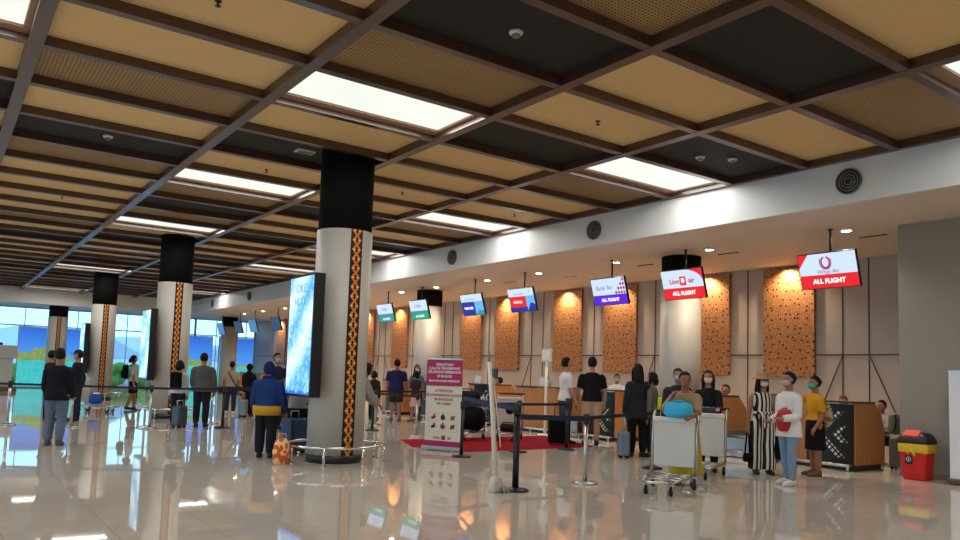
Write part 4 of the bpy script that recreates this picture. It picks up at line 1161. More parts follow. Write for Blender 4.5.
person((6.72, 17.6), (0.2, -0.95), 1.8, 'tall dark haired person left of the tall screen', top=dict(sleeve='short', mat=c_((40, 42, 60))), bottom=dict(mat=c_((36, 38, 48))), hair=('short', M_HAIR), shoes=SHOEB, mask=M_MASKB)
person((6.8, 16.95), (-0.5, -0.85), 1.5, 'short person with pale mask beside the tall screen', top=dict(sleeve='long', mat=c_((84, 60, 66))), bottom=dict(mat=c_((40, 38, 46))), hair=('bob', M_HAIR), shoes=SHOEB, mask=M_MASKW, fem=True)
person((7.05, 17.3), (0.6, 0.8), 1.52, 'person in checked shirt close to the tall screen edge', top=dict(sleeve='long', mat=M_PLAID), bottom=dict(mat=c_((40, 40, 50))), hair=('short', M_HAIR), shoes=SHOEB)
# --- middle of the hall
person((11.3, 19.85), (0.5, 0.86), 1.82, 'person in navy tee and dark shorts, seen from behind in mid hall', top=dict(sleeve='short', mat=c_((38, 34, 84)), inf=0.016), bottom=dict(kind='shorts', mat=c_((48, 48, 40))), hair=('short', M_HAIR), shoes=SHOEN, wide=1.1)
person((12.15, 20.1), (-0.3, -0.9), 1.68, 'person in blue grey shirt facing the camera beside the cream column', top=dict(sleeve='short', mat=c_((96, 116, 138))), bottom=dict(mat=c_((50, 46, 52))), hair=('long', M_HAIR), shoes=SHOEB, mask=M_MASKW, fem=True)
person((11.75, 19.5), (-0.2, 0.9), 1.5, 'short person in pink skirt next to the navy tee', top=dict(sleeve='short', mat=c_((60, 50, 60))), bottom=dict(kind='skirt', mat=c_((206, 160, 160)), length=0.3, flare=0.02), hair=('bob', M_HAIR), shoes=SHOEN, fem=True)
person((10.95, 20.6), (0.7, 0.5), 1.45, 'short person in dark clothes left of the navy tee', top=dict(sleeve='long', mat=c_((34, 33, 40))), bottom=dict(mat=c_((30, 30, 36))), hair=('bob', M_HAIR), shoes=SHOEB, fem=True)
person((6.84, 13.72), (0.85, -0.2), 1.66, 'person in grey jacket bending forward beside the nearest column', top=dict(sleeve='long', mat=c_((150, 146, 136)), inf=0.02), bottom=dict(mat=c_((46, 40, 42)), inf=0.012), hair=('bob', M_HAIR), shoes=SHOEW, lean=0.5, nod=0.2, vox=0.012,
       arms=[((0.1, 0.4, -0.9), (0, 0.6, -0.7)), ((0.1, 0.4, -0.9), (0, 0.6, -0.7))])

# ------------------------------------------------------------------ bags and luggage
def backpack(mtx, m, label, sc_=1.0, name='backpack', cat='backpack', pocket=None):
    """origin at the back panel's centre, bag body towards -y, top +z"""
    r = thing(name, label, cat); r.matrix_world = mtx
    b = MB(); b.box((0, -0.09 * sc_, 0), (0.29 * sc_, 0.17 * sc_, 0.44 * sc_), 0.05 * sc_); b.build('bag_body', m, r)
    b = MB(); b.box((0, -0.185 * sc_, -0.07 * sc_), (0.23 * sc_, 0.06 * sc_, 0.24 * sc_), 0.025 * sc_); b.build('front_pocket', pocket or m, r)
    b = MB(); b.tube([(-0.04 * sc_, -0.05 * sc_, 0.21 * sc_), (0, -0.05 * sc_, 0.25 * sc_), (0.04 * sc_, -0.05 * sc_, 0.21 * sc_)], 0.01 * sc_, 6); b.build('carry_handle', M_BLACK, r)
    for sx in (-1, 1):
        b = MB(); b.tube([(sx * 0.09 * sc_, 0.0, 0.2 * sc_), (sx * 0.09 * sc_, 0.06 * sc_, 0.22 * sc_), (sx * 0.1 * sc_, 0.1 * sc_, 0.08 * sc_), (sx * 0.1 * sc_, 0.05 * sc_, -0.1 * sc_), (sx * 0.11 * sc_, 0.0, -0.16 * sc_)], 0.014 * sc_, 6)
        b.build('strap', M_BLACK, r)
    return r
def on_back(p, m, label, dz=0.17, sc_=1.0, off=0.085, pocket=None):
    q = p['C'](dz, off)
    w = Matrix.Translation((p['root'].location.x, p['root'].location.y, 0)) @ rotz(p['root'].rotation_euler.z)
    backpack(w @ Matrix.Translation(q), m, label, sc_, pocket=pocket)
on_back(pk, M_BLACK, 'black backpack on the person in grey tee and black shorts')
on_back(pd, M_BLACK, 'black backpack on the shorter person in white shirt', sc_=0.9)
on_back(pn, c_((196, 214, 40)), 'neon yellow bag on the shoulder of the person by the belt', dz=0.1, sc_=0.62, off=0.07, pocket=c_((214, 228, 70)))
def handbag(p, hand, m, label, s=(0.3, 0.12, 0.3), drop=0.16, name='tote_bag', cat='bag'):
    w = Matrix.Translation((p['root'].location.x, p['root'].location.y, 0)) @ rotz(p['root'].rotation_euler.z)
    h = w @ (p['A'][hand][2] + p['A'][hand][3] * 0.045 * p['s'])
    r = thing(name, label, cat, h, p['root'].rotation_euler.z)
    q = [[(x * k, y * k2, z) for x, y in ((-s[0] / 2, -s[1] / 2), (0, -s[1] * 0.62), (s[0] / 2, -s[1] / 2), (s[0] / 2, s[1] / 2), (0, s[1] * 0.62), (-s[0] / 2, s[1] / 2))]
         for k, k2, z in ((0.8, 0.8, -drop - s[2]), (1.0, 1.0, -drop - s[2] * 0.9), (1.02, 1.0, -drop - s[2] * 0.5), (0.9, 0.5, -drop))]
    MB().loft(q).build('bag_body', m, r)
    for y in (-0.02, 0.02): MB().tube([(-s[0] * 0.3, y, -drop), (-s[0] * 0.12, y, -0.03), (0, y, 0.0), (s[0] * 0.12, y, -0.03), (s[0] * 0.3, y, -drop)], 0.008, 6).build('handle', m, r)
    return r
handbag(ph, 0, M_BLACK, 'large black bag hanging between striped jumpsuit and light blue jeans', (0.3, 0.14, 0.36), 0.06)
handbag(ph, 1, M_BLACK, 'small black bag hanging at the left of the striped jumpsuit', (0.13, 0.08, 0.14), 0.34)
handbag(pk, 0, c_((36, 60, 52)), 'dark green bag carried by the person in black shorts', (0.36, 0.14, 0.34), 0.05)
# red shiny bag held in front by the woman in white
w = Matrix.Translation((10.24, 6.39, 0)) @ rotz(face_rz(-0.98, 0.18))
M_RED = mat('red_leather', (186, 26, 40), 0.35, bump=0.3, scale=30)
h = (pw['A'][0][2] + pw['A'][0][3] * 0.06)
r = thing('red_bag', 'crinkled red bag held against the white shirt', 'bag'); r.matrix_world = w @ Matrix.Translation(h + V((0.04, -0.2, -0.02))) @ rotz(PI / 2)
b = MB(); b.ell((0, 0, 0), (0.19, 0.07, 0.2), None, 18, 12, lambda p: V((max(-0.75, min(0.75, p.x)) * 1.15, p.y, max(-0.8, min(0.8, p.z)))))
b.build('bag_body', M_RED, r)
MB().tube([(-0.1, 0, 0.14), (-0.07, 0, 0.175), (0.07, 0, 0.175), (0.1, 0, 0.14)], 0.008, 6).build('handle', M_RED, r)
# floral sling at the yellow blouse woman's side
w = Matrix.Translation((11.72, 6.85, 0)) @ rotz(face_rz(-0.86, 0.5))
r = thing('sling_bag', 'patterned cloth bag slung behind the yellow blouse', 'bag'); r.matrix_world = w @ Matrix.Translation(py['C'](0.1, 0.1))
b = MB(); b.ell((0, -0.03, -0.02), (0.15, 0.1, 0.2), None, 16, 10, lambda p: V((p.x, p.y * (1.1 if p.z < 0 else 0.8), p.z))); b.build('bag_body', M_BATIK, r)
b = MB(); b.tube([(-0.06, 0.02, 0.14), (-0.02, 0.05, 0.25), (0.03, 0.1, 0.27)], 0.018, 6); b.build('strap', M_BATIK, r)

def suitcase(x, y, rz, s, m, label, handle=0.25, grp=None, trim=None):
    r = thing('suitcase', label, 'suitcase', (x, y, 0), rz, grp)
    W, D, Hh = s
    b = MB(); b.box((0, 0, 0.05 + Hh / 2), (W, D, Hh), 0.035)
    for i in range(5): b.box((-W / 2 + W * (i + 1) / 6, 0, 0.05 + Hh / 2), (0.012, D + 0.012, Hh * 0.84), 0.003)
    b.build('shell', m, r)
    b = MB(); b.tube([(-0.1, 0, 0.05 + Hh), (-0.1, 0, 0.05 + Hh + handle), (0.1, 0, 0.05 + Hh + handle), (0.1, 0, 0.05 + Hh)], 0.011, 8); b.build('pull_handle', trim or M_STEEL, r)
    for sx in (-1, 1):
        for sy in (-1, 1):
            b = MB(); b.cyl((sx * (W / 2 - 0.05) - 0.012, sy * (D / 2 - 0.04), 0.028), (sx * (W / 2 - 0.05) + 0.012, sy * (D / 2 - 0.04), 0.028), 0.028, n=12)
            b.box((sx * (W / 2 - 0.05), sy * (D / 2 - 0.04), 0.045), (0.02, 0.03, 0.02)); b.build('wheel', M_RUBBER, r)
    return r
suitcase(5.12, 12.45, 0.5, (0.42, 0.26, 0.56), mat('blue_shell', (26, 58, 98), 0.4), 'blue suitcase behind the person in blue hooded jacket', 0.12)
suitcase(11.05, 12.3, -0.6, (0.46, 0.28, 0.55), M_BLACK, 'black suitcase beside the person in white tee', 0.3, trim=M_BLACKM)
suitcase(4.74, 18.35, 0.6, (0.3, 0.22, 0.46), mat('silver_shell', (74, 78, 84), 0.35, metal=0.3), 'dark silver suitcase beside the second column', 0.12)
suitcase(10.55, 9.95, 0.9, (0.32, 0.2, 0.44), mat('pale_blue_shell', (112, 124, 140), 0.4), 'pale blue suitcase beside the long black coat', 0.3)
suitcase(7.45, 22.0, 1.0, (0.32, 0.2, 0.46), mat('silver_grey_shell', (126, 134, 146), 0.3, metal=0.3), 'silver grey suitcase beside the black robe', 0.2)
# orange floral bag on the floor
r = thing('floral_bag', 'orange floral bag on the floor beside the steel column rail', 'bag', (4.42, 11.2, 0), 0.5)
b = MB(); b.loft([[(0.15 * k * math.cos(2 * PI * j / 16), 0.09 * k * math.sin(2 * PI * j / 16), z) for j in range(16)] for k, z in ((0.9, 0), (1.1, 0.06), (1.15, 0.2), (0.9, 0.32), (0.6, 0.38))])
b.build('bag_body', M_FLORAL, r)
for y in (-0.03, 0.03): MB().tube([(-0.07, y, 0.36), (-0.04, y, 0.46), (0.04, y, 0.46), (0.07, y, 0.36)], 0.008, 6).build('handle', M_FLORAL, r)
# corner behind the nearest desk
suitcase(14.27, 6.74, 0.2, (0.36, 0.24, 0.5), mat('grey_shell', (96, 94, 92), 0.5), 'grey suitcase in the corner behind the nearest desk', 0.02)
backpack(Matrix.Translation((14.3, 6.76, 0.79)) @ rotz(PI * 0.8), c_((108, 112, 98)), 'grey green backpack on top of the grey suitcase', 0.8)

# ------------------------------------------------------------------ luggage trolleys
def trolley(x, y, hd, label, emblem=False, proto={}):
    rz = face_rz(*hd)
    if emblem in proto: return dup(proto[emblem], label, (x, y, 0), rz)
    r = thing('luggage_trolley', label, 'trolley', (x, y, 0), rz, 'luggage trolleys')
    b = MB()
    for sx in (-1, 1): b.tube([(sx * 0.29, -0.42, 0.2), (sx * 0.27, 0.0, 0.19), (sx * 0.19, 0.5, 0.17)], 0.02, 8)
    b.tube([(-0.19, 0.5, 0.17), (-0.1, 0.56, 0.17), (0.1, 0.56, 0.17), (0.19, 0.5, 0.17)], 0.02, 8)
    for yy in (-0.3, -0.1, 0.12, 0.34): b.tube([(-0.25 + 0.06 * max(0, yy), yy, 0.19), (0.25 - 0.06 * max(0, yy), yy, 0.19)], 0.013, 6)
    b.build('platform_frame', M_STEEL, r)
    for sx in (-1, 1): MB().tube([(sx * 0.3, -0.36, 0.2), (sx * 0.3, -0.4, 0.7), (sx * 0.3, -0.44, 0.98), (sx * 0.3, -0.54, 1.03)], 0.02, 8).build('upright', M_STEEL, r)
    b = MB(); b.tube([(-0.33, -0.54, 1.03), (0.33, -0.54, 1.03)], 0.022, 10); b.build('handle_bar', M_BLACKM, r)
    p = MB().box((0, -0.37, 0.61), (0.56, 0.025, 0.64), 0.01).build('ad_board', M_PANELW, r)
    MB().box((0, -0.366, 0.925), (0.58, 0.06, 0.07), 0.015).build('board_rim', M_PLASTIC, r)
    if emblem:
        e = MB(); X = Matrix.Translation((0, -0.356, 0.66)) @ Matrix.Rotation(-PI / 2, 4, 'X'); e.M = X
        e.lathe([(0, 0), (0.1, 0), (0.1, 0.004), (0, 0.004)], n=24); e.build('round_emblem', M_BLACK, r)
    for sx, yy, rr in ((-1, -0.36, 0.07), (1, -0.36, 0.07), (-1, 0.42, 0.06), (1, 0.42, 0.06)):
        xx = sx * (0.28 if yy < 0 else 0.16)
        b = MB(); b.M = Matrix.Translation((xx, yy, rr)) @ Matrix.Rotation(PI / 2, 4, 'Y'); b.lathe([(0, -0.018), (rr * 0.9, -0.018), (rr, -0.01), (rr, 0.01), (rr * 0.9, 0.018), (0, 0.018)], n=20)
        wl = b.build('wheel', M_RUBBER, r)
        b = MB()
        for q in (-0.026, 0.026): b.box((xx + q, yy, rr + 0.045), (0.006, 0.03, 0.1))
        b.box((xx, yy, rr + 0.095), (0.06, 0.04, 0.012)); b.build('fork', M_STEEL, wl)
    proto[emblem] = r
    return r
HD = (-0.9, -0.44)
trolley(7.98, 6.74, HD, 'luggage trolley with white board pushed by the tan shawl person, nearest the camera')
trolley(9.72, 7.55, HD, 'luggage trolley with white board in front of the person in black shirt')
trolley(10.72, 13.67, (-0.7, -0.71), 'luggage trolley with black round emblem on its board, on the red carpet', True)
trolley(9.75, 13.95, (-0.85, -0.5), 'luggage trolley under the big black duffel bag behind the thin white pole')
trolley(4.0, 24.7, (0.81, -0.58), 'luggage trolley beside the person in dark cap, far left')
# what lies on the trolleys
r = thing('blue_bag', 'bright blue cloth bag on top of the nearest luggage trolley', 'bag', (8.32, 6.84, 0.93), face_rz(*HD))
b = MB(); b.loft([[(0.2 * k * math.cos(2 * PI * j / 20), 0.09 * k2 * math.sin(2 * PI * j / 20), 0.78 * z + 0.01 * math.sin(3 * 2 * PI * j / 20)) for j in range(20)] for k, k2, z in ((0.8, 0.9, 0.045), (1.0, 1.2, 0.09), (0.98, 1.1, 0.2), (0.86, 0.6, 0.28), (0.5, 0.2, 0.3))])
b.build('bag_body', c_((70, 184, 226)), r)
MB().tube([(-0.1, 0.0, 0.2), (-0.05, 0, 0.26), (0.06, 0, 0.25), (0.1, 0, 0.2)], 0.011, 6).build('handle', c_((70, 184, 226)), r)
r = thing('tablet', 'glowing tablet held by the person in black shirt', 'tablet', (9.95, 7.6, 1.02), face_rz(*HD))
MB().box((0, 0, 0), (0.24, 0.17, 0.012), 0.004, Matrix.Rotation(0.5, 3, 'X')).build('case', M_BLACKM, r)
MB().box((0, -0.004, 0.008), (0.21, 0.145, 0.004), 0, Matrix.Rotation(0.5, 3, 'X')).build('display', glow('tablet_glow', (180, 200, 255), 1.5), r)
def duffel(x, y, z, rz, L, R_, m, label):
    r = thing('duffel_bag', label, 'bag', (x, y, z), rz)
    MB().tube([(-L / 2, 0, R_), (-L / 2 + 0.06, 0, R_), (0, 0, R_ * 1.02), (L / 2 - 0.06, 0, R_), (L / 2, 0, R_)], [(R_ * 0.8, R_ * 0.8), (R_, R_), (R_ * 1.05, R_), (R_, R_), (R_ * 0.8, R_ * 0.8)], 18).build('bag_body', m, r)
    for sy in (-1, 1): MB().tube([(-0.15, sy * R_ * 0.5, R_ * 1.8), (-0.12, sy * 0.03, R_ * 2.3), (0.12, sy * 0.03, R_ * 2.3), (0.15, sy * R_ * 0.5, R_ * 1.8)], 0.012, 6).build('handle', m, r)
    return r
duffel(9.75, 13.9, 0.22, face_rz(-0.85, -0.5), 0.72, 0.26, M_BLACK, 'big black duffel bag on the trolley behind the thin white pole')
duffel(9.72, 13.92, 0.83, face_rz(-0.85, -0.5) + 0.15, 0.6, 0.13, c_((40, 30, 34)), 'smaller dark bag on top of the big black duffel')
duffel(10.54, 13.42, 0.2, face_rz(-0.7, -0.71), 0.34, 0.09, c_((44, 26, 32)), 'dark maroon bag on the trolley with round emblem')
duffel(3.98, 24.72, 0.22, face_rz(-0.58, -0.81), 0.28, 0.15, c_((44, 96, 190)), 'bright blue bag on the far left trolley')

# ------------------------------------------------------------------ queue barriers
def stanchion(x, y, h, m, label, to=None, bm_=None, sag=0.0, bw=0.05, rad=0.032):
    r = thing('barrier_post', label, 'barrier post', (x, y, 0), 0, 'queue barrier posts')
    MB().lathe([(0, 0), (0.17, 0), (0.175, 0.012), (0.15, 0.03), (0.05, 0.045), (0, 0.045)], n=32).build('base', m, r)
    MB().lathe([(0, 0.03), (rad, 0.03), (rad, h - 0.13), (0, h - 0.13)], n=20).build('post', m, r)
    MB().lathe([(0, h - 0.14), (rad + 0.012, h - 0.14), (rad + 0.012, h - 0.01), (rad, h), (0, h)], n=20).build('belt_head', M_BLACKM if m is M_BLACKM else M_BLACKM, r)
    if to:
        d = V((to[0] - x, to[1] - y, 0)); L = d.length; u = d.normalized(); nrm = V((-u.y, u.x, 0)) * 0.002
        secs = []
        for i in range(9):
            f = i / 8; p = u * (0.03 + (L - 0.06) * f) + V((0, 0, h - 0.07 - sag * 4 * f * (1 - f) + (to[2] - h if len(to) > 2 else 0) * f))
            secs.append([p - nrm - V((0, 0, bw / 2)), p + nrm - V((0, 0, bw / 2)), p + nrm + V((0, 0, bw / 2)), p - nrm + V((0, 0, bw / 2))])
        MB().loft(secs, smooth=False).build('belt', bm_ or M_BELT, r)
    return r
PS = [(1.46, 19.85), (4.06, 18.18), (5.68, 18.17), (7.95, 18.3)]
stanchion(-0.9, 21.2, 0.98, M_STEEL, 'steel barrier post just outside the left edge', PS[0], M_BELTK)
stanchion(*PS[0], 0.98, M_STEEL, 'steel barrier post at the far left edge', PS[1], M_BELTK)
stanchion(*PS[1], 0.98, M_STEEL, 'steel barrier post left of the second column base', PS[2], M_BELTK)
stanchion(*PS[2], 0.98, M_BLACKM, 'black barrier post right of the person in grey jacket', PS[3], M_BELT, bw=0.07)
stanchion(*PS[3], 0.98, M_STEEL, 'steel barrier post hidden behind the tall screen')
stanchion(2.6, 19.0, 0.98, M_STEEL, 'steel barrier post behind the faded jeans')
stanchion(5.83, 19.6, 0.98, M_STEEL, 'steel barrier post behind the black barrier post at left', (8.6, 20.6), M_BELTK)
Q = dict(a=(7.67, 11.08), b=(6.11, 7.6), c=(7.44, 7.72), d=(10.5, 11.45), e=(9.24, 11.44), f=(9.02, 14.85), g=(9.89, 18.45), h=(9.75, 8.55))
stanchion(*Q['b'], 1.1, M_BLACKM, 'thick black barrier post beside the thin white pole, nearest the camera', Q['a'], M_BELT, bw=0.07, rad=0.042)
stanchion(*Q['c'], 0.96, M_STEEL, 'steel barrier post in front of the beige shorts', (Q['b'][0], Q['b'][1], 1.0), M_BELT, bw=0.07)
stanchion(*Q['h'], 0.98, M_BLACKM, 'black barrier post hidden behind the nearest trolley', (Q['c'][0], Q['c'][1], 0.97), M_BELTK)
stanchion(*Q['a'], 0.98, M_BLACKM, 'black barrier post right beside the maroon banner', Q['e'], M_BELT, bw=0.07)
stanchion(*Q['e'], 0.98, M_BLACKM, 'black barrier post behind the thick black post', Q['d'], M_BELTK)
stanchion(*Q['d'], 0.98, M_BLACKM, 'black barrier post beside the black suitcase at carpet edge')
stanchion(*Q['f'], 0.98, M_STEEL, 'steel barrier post left of the maroon banner', (8.9, 11.9 + 4.8), M_BELTK)
stanchion(8.9, 16.75, 0.98, M_BLACKM, 'black barrier post behind the nearest column', Q['g'], M_BELTK)
stanchion(*Q['g'], 0.98, M_STEEL, 'steel barrier post left of the navy tee person', (12.0, 18.9), M_BELTK)
stanchion(12.0, 18.9, 0.98, M_BLACKM, 'black barrier post right of the navy tee person')

# ------------------------------------------------------------------ carpet, banners, bin, mop
r = thing('red_carpet', 'flat dark red carpet in front of the check-in desks', 'carpet', (0, 0, 0))
MB().prism([(7.75, 12.9), (8.25, 11.75), (11.5, 11.75), (12.3, 13.6), (12.3, 14.3), (8.3, 14.3)], 'z', 0.001, 0.012).build('carpet', M_CARPET, r)
def banner(x, y, d, w, h, label):
    # d: unit vector of the face's outward normal
    r = thing('roll_up_banner', label, 'banner', (x, y, 0), math.atan2(d[0], -d[1]))     # local -y looks along d
    b = MB(); b.box((0, 0, 0.045), (w + 0.04, 0.16, 0.07), 0.012)
    for sx in (-1, 1): b.box((sx * w * 0.36, 0, 0.006), (0.05, 0.3, 0.012))
    b.build('base_cassette', mat('silver_cassette', (190, 190, 192), 0.35, metal=0.6), r)
    MB().cyl((0, 0.03, 0.08), (0, 0.03, h), 0.012, n=8).build('support_pole', M_STEEL, r)
    MB().box((0, 0, h - 0.012), (w, 0.02, 0.024)).build('top_rail', M_STEEL, r)
    return r
bn = banner(7.94, 12.12, (-0.89, -0.46), 0.79, 1.74, 'maroon and cream roll-up banner with printed notice on the floor')
M_MAROON = mat('banner_maroon', (176, 34, 92), 0.55, var=0.03); M_CREAM = mat('banner_cream', (226, 220, 204), 0.55, var=0.02)
b = MB()
b.mi = 1; b.box((0, 0, 0.66), (0.78, 0.006, 1.12)); b.mi = 0; b.box((0, 0, 1.47), (0.78, 0.006, 0.52)); b.box((0, -0.001, 0.13), (0.78, 0.006, 0.1))
def bt(s, size, z, mi, x=0.0): b.mi = mi; b.text(s, size, Matrix.Translation((x, -0.0045, z)) @ TX, 0.0006, bold=0.002)
for s, z in (('PERHATIAN', 1.62), ('CALON PENUMPANG', 1.55), ('DILARANG MEMBAWA', 1.48), ('DI BAGASI', 1.4), ('MAUPUN KABIN PESAWAT', 1.31)): bt(s, 0.07 if len(s) < 17 else 0.055, z, 2)
for s, z in (('ATTENTION', 1.12), ('NO DANGEROUS GOODS', 1.04), ('IN BAGGAGE', 0.96), ('OR CABIN', 0.88)): bt(s, 0.068, z, 3)
for i in range(3):
    for j in range(2):
        x, z = -0.21 + 0.21 * i, 0.62 - 0.17 * j
        b.mi = 3 if (i + j) % 2 == 0 else 4
        b.M = Matrix.Translation((x, -0.005, z)) @ Matrix.Rotation(PI / 2, 4, 'X')
        if i == 0: b.box((0, 0, 0), (0.1, 0.05, 0.002), 0, Matrix.Rotation(0.5, 3, 'Z')); b.box((0.02, 0.02, 0), (0.03, 0.1, 0.002))
        elif i == 1: b.lathe([(0, 0), (0.05, 0), (0.05, 0.002), (0, 0.002)], n=14); b.box((0, 0.05, 0), (0.03, 0.05, 0.002))
        else: b.box((0, 0, 0), (0.12, 0.035, 0.002), 0, Matrix.Rotation(0.7, 3, 'Z')); b.box((0, 0, 0.001), (0.09, 0.035, 0.002), 0, Matrix.Rotation(-0.7, 3, 'Z'))
        b.M = Matrix()
b.mi = 5
for z in (0.71, 0.355): b.box((0, -0.004, z), (0.62, 0.002, 0.006))
for x in (-0.31, 0.31): b.box((x, -0.004, 0.53), (0.006, 0.002, 0.36))
bt('Lion', 0.075, 0.24, 3, -0.13); bt('air', 0.075, 0.24, 3, 0.15)
b.mi = 3; b.box((0.02, -0.0045, 0.24), (0.08, 0.002, 0.08))
b.build('printed_sheet', [M_MAROON, M_CREAM, mat('print_white', (236, 226, 226), 0.6), mat('print_red', (150, 34, 50), 0.6), mat('print_dark', (60, 40, 44), 0.6), mat('print_line', (196, 188, 172), 0.6)], bn)
M_BASEB = mat('dark_base', (92, 70, 58), 0.5)
bw = banner(12.94, 4.92, (-1.0, 0.0), 0.85, 1.76, 'white roll-up banner at the right edge in front of grey wall')
MB().box((0, 0, 0.92), (0.84, 0.006, 1.66)).build('printed_sheet', mat('banner_white', (232, 232, 236), 0.5, var=0.02), bw)
for c in [c for c in COL.objects if c.parent == bw and c.name.startswith('base_cassette')]:
    c.data.materials[0] = M_BASEB

r = thing('trash_bin', 'red plastic trash bin with yellow liner and black lid by the grey wall', 'trash bin', (13.02, 5.86, 0), -PI / 2)
M_BINR = mat('bin_red', (206, 26, 30), 0.4, var=0.05); M_LINER = mat('yellow_liner', (226, 190, 44), 0.5, bump=0.5, scale=20); M_LID = mat('bin_black', (26, 24, 26), 0.4)
def rrect(w, d, z, rad=0.05, n=4):
    out = []
    for cx, cy, a0 in ((1, 1, 0), (-1, 1, 90), (-1, -1, 180), (1, -1, 270)):
        for i in range(n + 1):
            a = math.radians(a0 + 90 * i / n); out.append((cx * (w / 2 - rad) + rad * math.cos(a), cy * (d / 2 - rad) + rad * math.sin(a), z))
    return out
MB().loft([rrect(0.36, 0.27, 0.0), rrect(0.37, 0.28, 0.03), rrect(0.44, 0.34, 0.56), rrect(0.44, 0.34, 0.58)]).build('bin_body', M_BINR, r)
b = MB(); b.loft([rrect(0.445, 0.345, 0.43), rrect(0.462, 0.362, 0.45), rrect(0.47, 0.37, 0.54), rrect(0.46, 0.36, 0.585)])
b.tube([(0.0, -0.185, 0.5), (0.03, -0.205, 0.44), (0.05, -0.195, 0.38)], [0.02, 0.028, 0.01], 8); b.tube([(0.0, -0.185, 0.5), (-0.03, -0.205, 0.45), (-0.06, -0.195, 0.41)], [0.02, 0.026, 0.01], 8)
b.build('yellow_liner', M_LINER, r)
b = MB(); b.loft([rrect(0.48, 0.38, 0.58), rrect(0.48, 0.38, 0.62), rrect(0.44, 0.34, 0.68), rrect(0.38, 0.27, 0.73), rrect(0.3, 0.16, 0.755)]); b.build('lid', M_LID, r)
MB().box((-0.03, -0.1, 0.735), (0.25, 0.17, 0.03), 0.006, Matrix.Rotation(0.55, 3, 'X')).build('swing_flap', mat('flap_red', (226, 50, 50), 0.4), r)
b = MB(); b.box((-0.06, -0.158, 0.32), (0.12, 0.012, 0.15), 0.004, Matrix.Rotation(-0.06, 3, 'X')); b.build('label', M_LID, r)
b = MB(); b.M = Matrix.Translation((-0.06, -0.166, 0.325)) @ Matrix.Rotation(PI / 2, 4, 'X'); b.lathe([(0.03, 0), (0.04, 0), (0.04, 0.003), (0.03, 0.003)], n=20, closed=True); b.box((0, 0, 0.002), (0.02, 0.035, 0.003)); b.build('label_symbol', mat('label_pale', (214, 208, 196), 0.5), r)

r = thing('floor_mop', 'thin tall white pole with grey mop foot standing on the floor', 'mop', (5.8, 7.61, 0))
MB().tube([(0.0, 0.0, 0.12), (-0.045, 0.03, 0.9), (-0.1, 0.07, 1.62)], [0.033, 0.03, 0.026], 14).build('pole', mat('mop_pole_white', (226, 218, 204), 0.45, var=0.03), r)
MB().tube([(-0.1, 0.07, 1.61), (-0.11, 0.075, 1.75)], 0.012, 10).build('pole_tip', M_GREYP, r)
b = MB(); b.loft([rrect(0.15, 0.12, 0.0, 0.03), rrect(0.16, 0.13, 0.05, 0.03), rrect(0.14, 0.11, 0.15, 0.03), rrect(0.1, 0.09, 0.2, 0.03)]); b.build('foot_block', mat('mop_foot', (206, 200, 186), 0.6), r)
b = MB()
for i in range(40):
    a = random.uniform(0, 2 * PI); q = random.uniform(0.04, 0.13)
    b.tube([(0.08, -0.02, 0.1), (0.08 + q * 0.5 * math.cos(a), -0.02 + q * 0.5 * math.sin(a), 0.07), (0.08 + q * math.cos(a), -0.02 + q * math.sin(a), 0.014)], [0.01, 0.016, 0.012], 5)
b.build('mop_fibres', M_WOOL, r)
MB().tube([(-0.05, 0.04, 1.42), (-0.01, 0.0, 1.0), (0.04, -0.03, 0.56)], 0.008, 6).build('thin_rod', M_PLASTIC, r)
MB().tube([(-0.12, 0.08, 1.6), (-0.055, 0.045, 1.62), (-0.05, 0.04, 1.4)], 0.006, 6).build('hook', M_GREYP, r)

r = thing('information_kiosk', 'grey white kiosk block at the far left before the windows', 'kiosk', (2.1, 41.2, 0), 0)
MB().box((0, 0, 0.1), (2.3, 0.9, 0.2)).build('plinth', mat('kiosk_base', (120, 90, 74), 0.6), r)
MB().box((0, 0.1, 0.85), (1.9, 0.7, 1.3), 0.02).build('lower_block', M_WHITE, r)
MB().box((0, 0, 1.8), (2.2, 0.85, 0.6), 0.02).build('upper_block', M_WHITE, r)
MB().box((0.4, 0, 2.16), (0.2, 0.2, 0.12), 0.02).build('beacon', M_BLACKM, r)

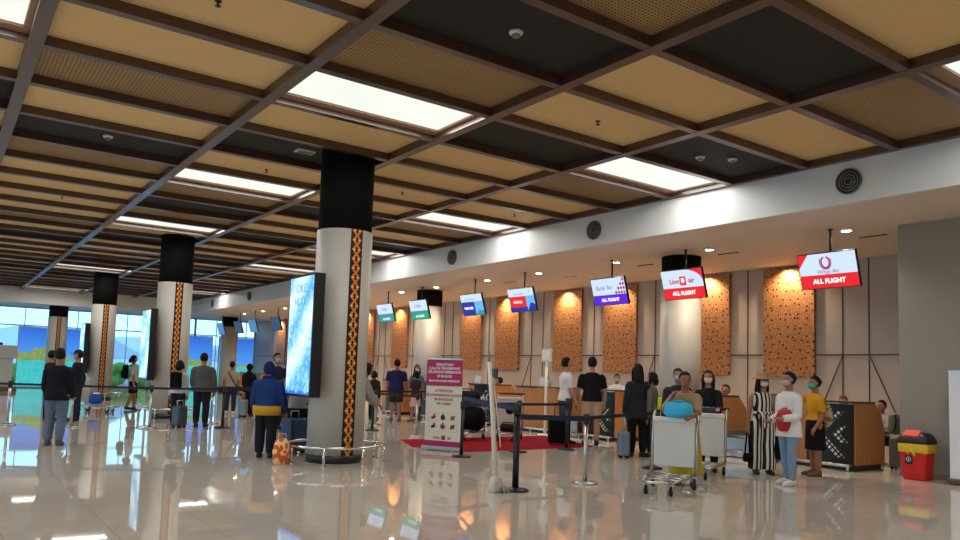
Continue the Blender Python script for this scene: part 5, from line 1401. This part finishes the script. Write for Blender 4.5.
# ------------------------------------------------------------------ daylight, lamps, camera
wd = bpy.data.worlds.new('sky'); sc.world = wd; wd.use_nodes = True
nt = wd.node_tree; nd = nt.nodes; lk = nt.links; bg = nd['Background']
tc = nd.new('ShaderNodeTexCoord'); sx = nd.new('ShaderNodeSeparateXYZ'); lk.new(tc.outputs['Generated'], sx.inputs[0])
n = nd.new('ShaderNodeTexNoise'); n.inputs['Scale'].default_value = 4.0; n.inputs['Detail'].default_value = 5.0; lk.new(tc.outputs['Generated'], n.inputs['Vector'])
rp = nd.new('ShaderNodeValToRGB'); e = rp.color_ramp.elements
e[0].position = 0.0; e[0].color = rgb(168, 222, 246); e[1].position = 0.6; e[1].color = rgb(96, 168, 236)
lk.new(sx.outputs[2], rp.inputs[0])
cl = nd.new('ShaderNodeValToRGB'); cl.color_ramp.elements[0].position = 0.5; cl.color_ramp.elements[1].position = 0.7; lk.new(n.outputs[0], cl.inputs[0])
mx = nd.new('ShaderNodeMix'); mx.data_type = 'RGBA'; lk.new(cl.outputs[0], mx.inputs[0]); lk.new(rp.outputs[0], mx.inputs[6]); mx.inputs[7].default_value = (0.95, 0.97, 1, 1)
lk.new(mx.outputs[2], bg.inputs[0]); bg.inputs[1].default_value = 1.0

F_PX, CY_PX = 756.67, 314.6
yaw, pitch, roll = math.radians(35.752), math.radians(4.554), math.radians(1.875)
f = V((math.sin(yaw) * math.cos(pitch), math.cos(yaw) * math.cos(pitch), math.sin(pitch)))
rt = V((math.cos(yaw), -math.sin(yaw), 0)); up = rt.cross(f)
r2 = rt * math.cos(roll) + up * math.sin(roll); u2 = up * math.cos(roll) - rt * math.sin(roll)
cam = bpy.data.cameras.new('camera'); co = bpy.data.objects.new('camera', cam); COL.objects.link(co)
cam.sensor_width = 36.0; cam.lens = 36.0 * F_PX / 960.0; cam.shift_y = (CY_PX - 270.0) / 960.0
cam.clip_start = 0.05; cam.clip_end = 400
m = Matrix((r2, u2, -f)).transposed().to_4x4(); m.translation = (0, 0, 1.45)
co.matrix_world = m
sc.camera = co
vs = sc.view_settings
vs.view_transform = 'Standard'; vs.look = 'None'; vs.exposure = 1.4; vs.gamma = 1.0; vs.use_curve_mapping = False
cy = sc.cycles
cy.use_denoising = True; cy.max_bounces = 8; cy.diffuse_bounces = 4; cy.glossy_bounces = 4; cy.transparent_max_bounces = 12
cy.sample_clamp_indirect = 8.0; cy.caustics_reflective = False; cy.caustics_refractive = False
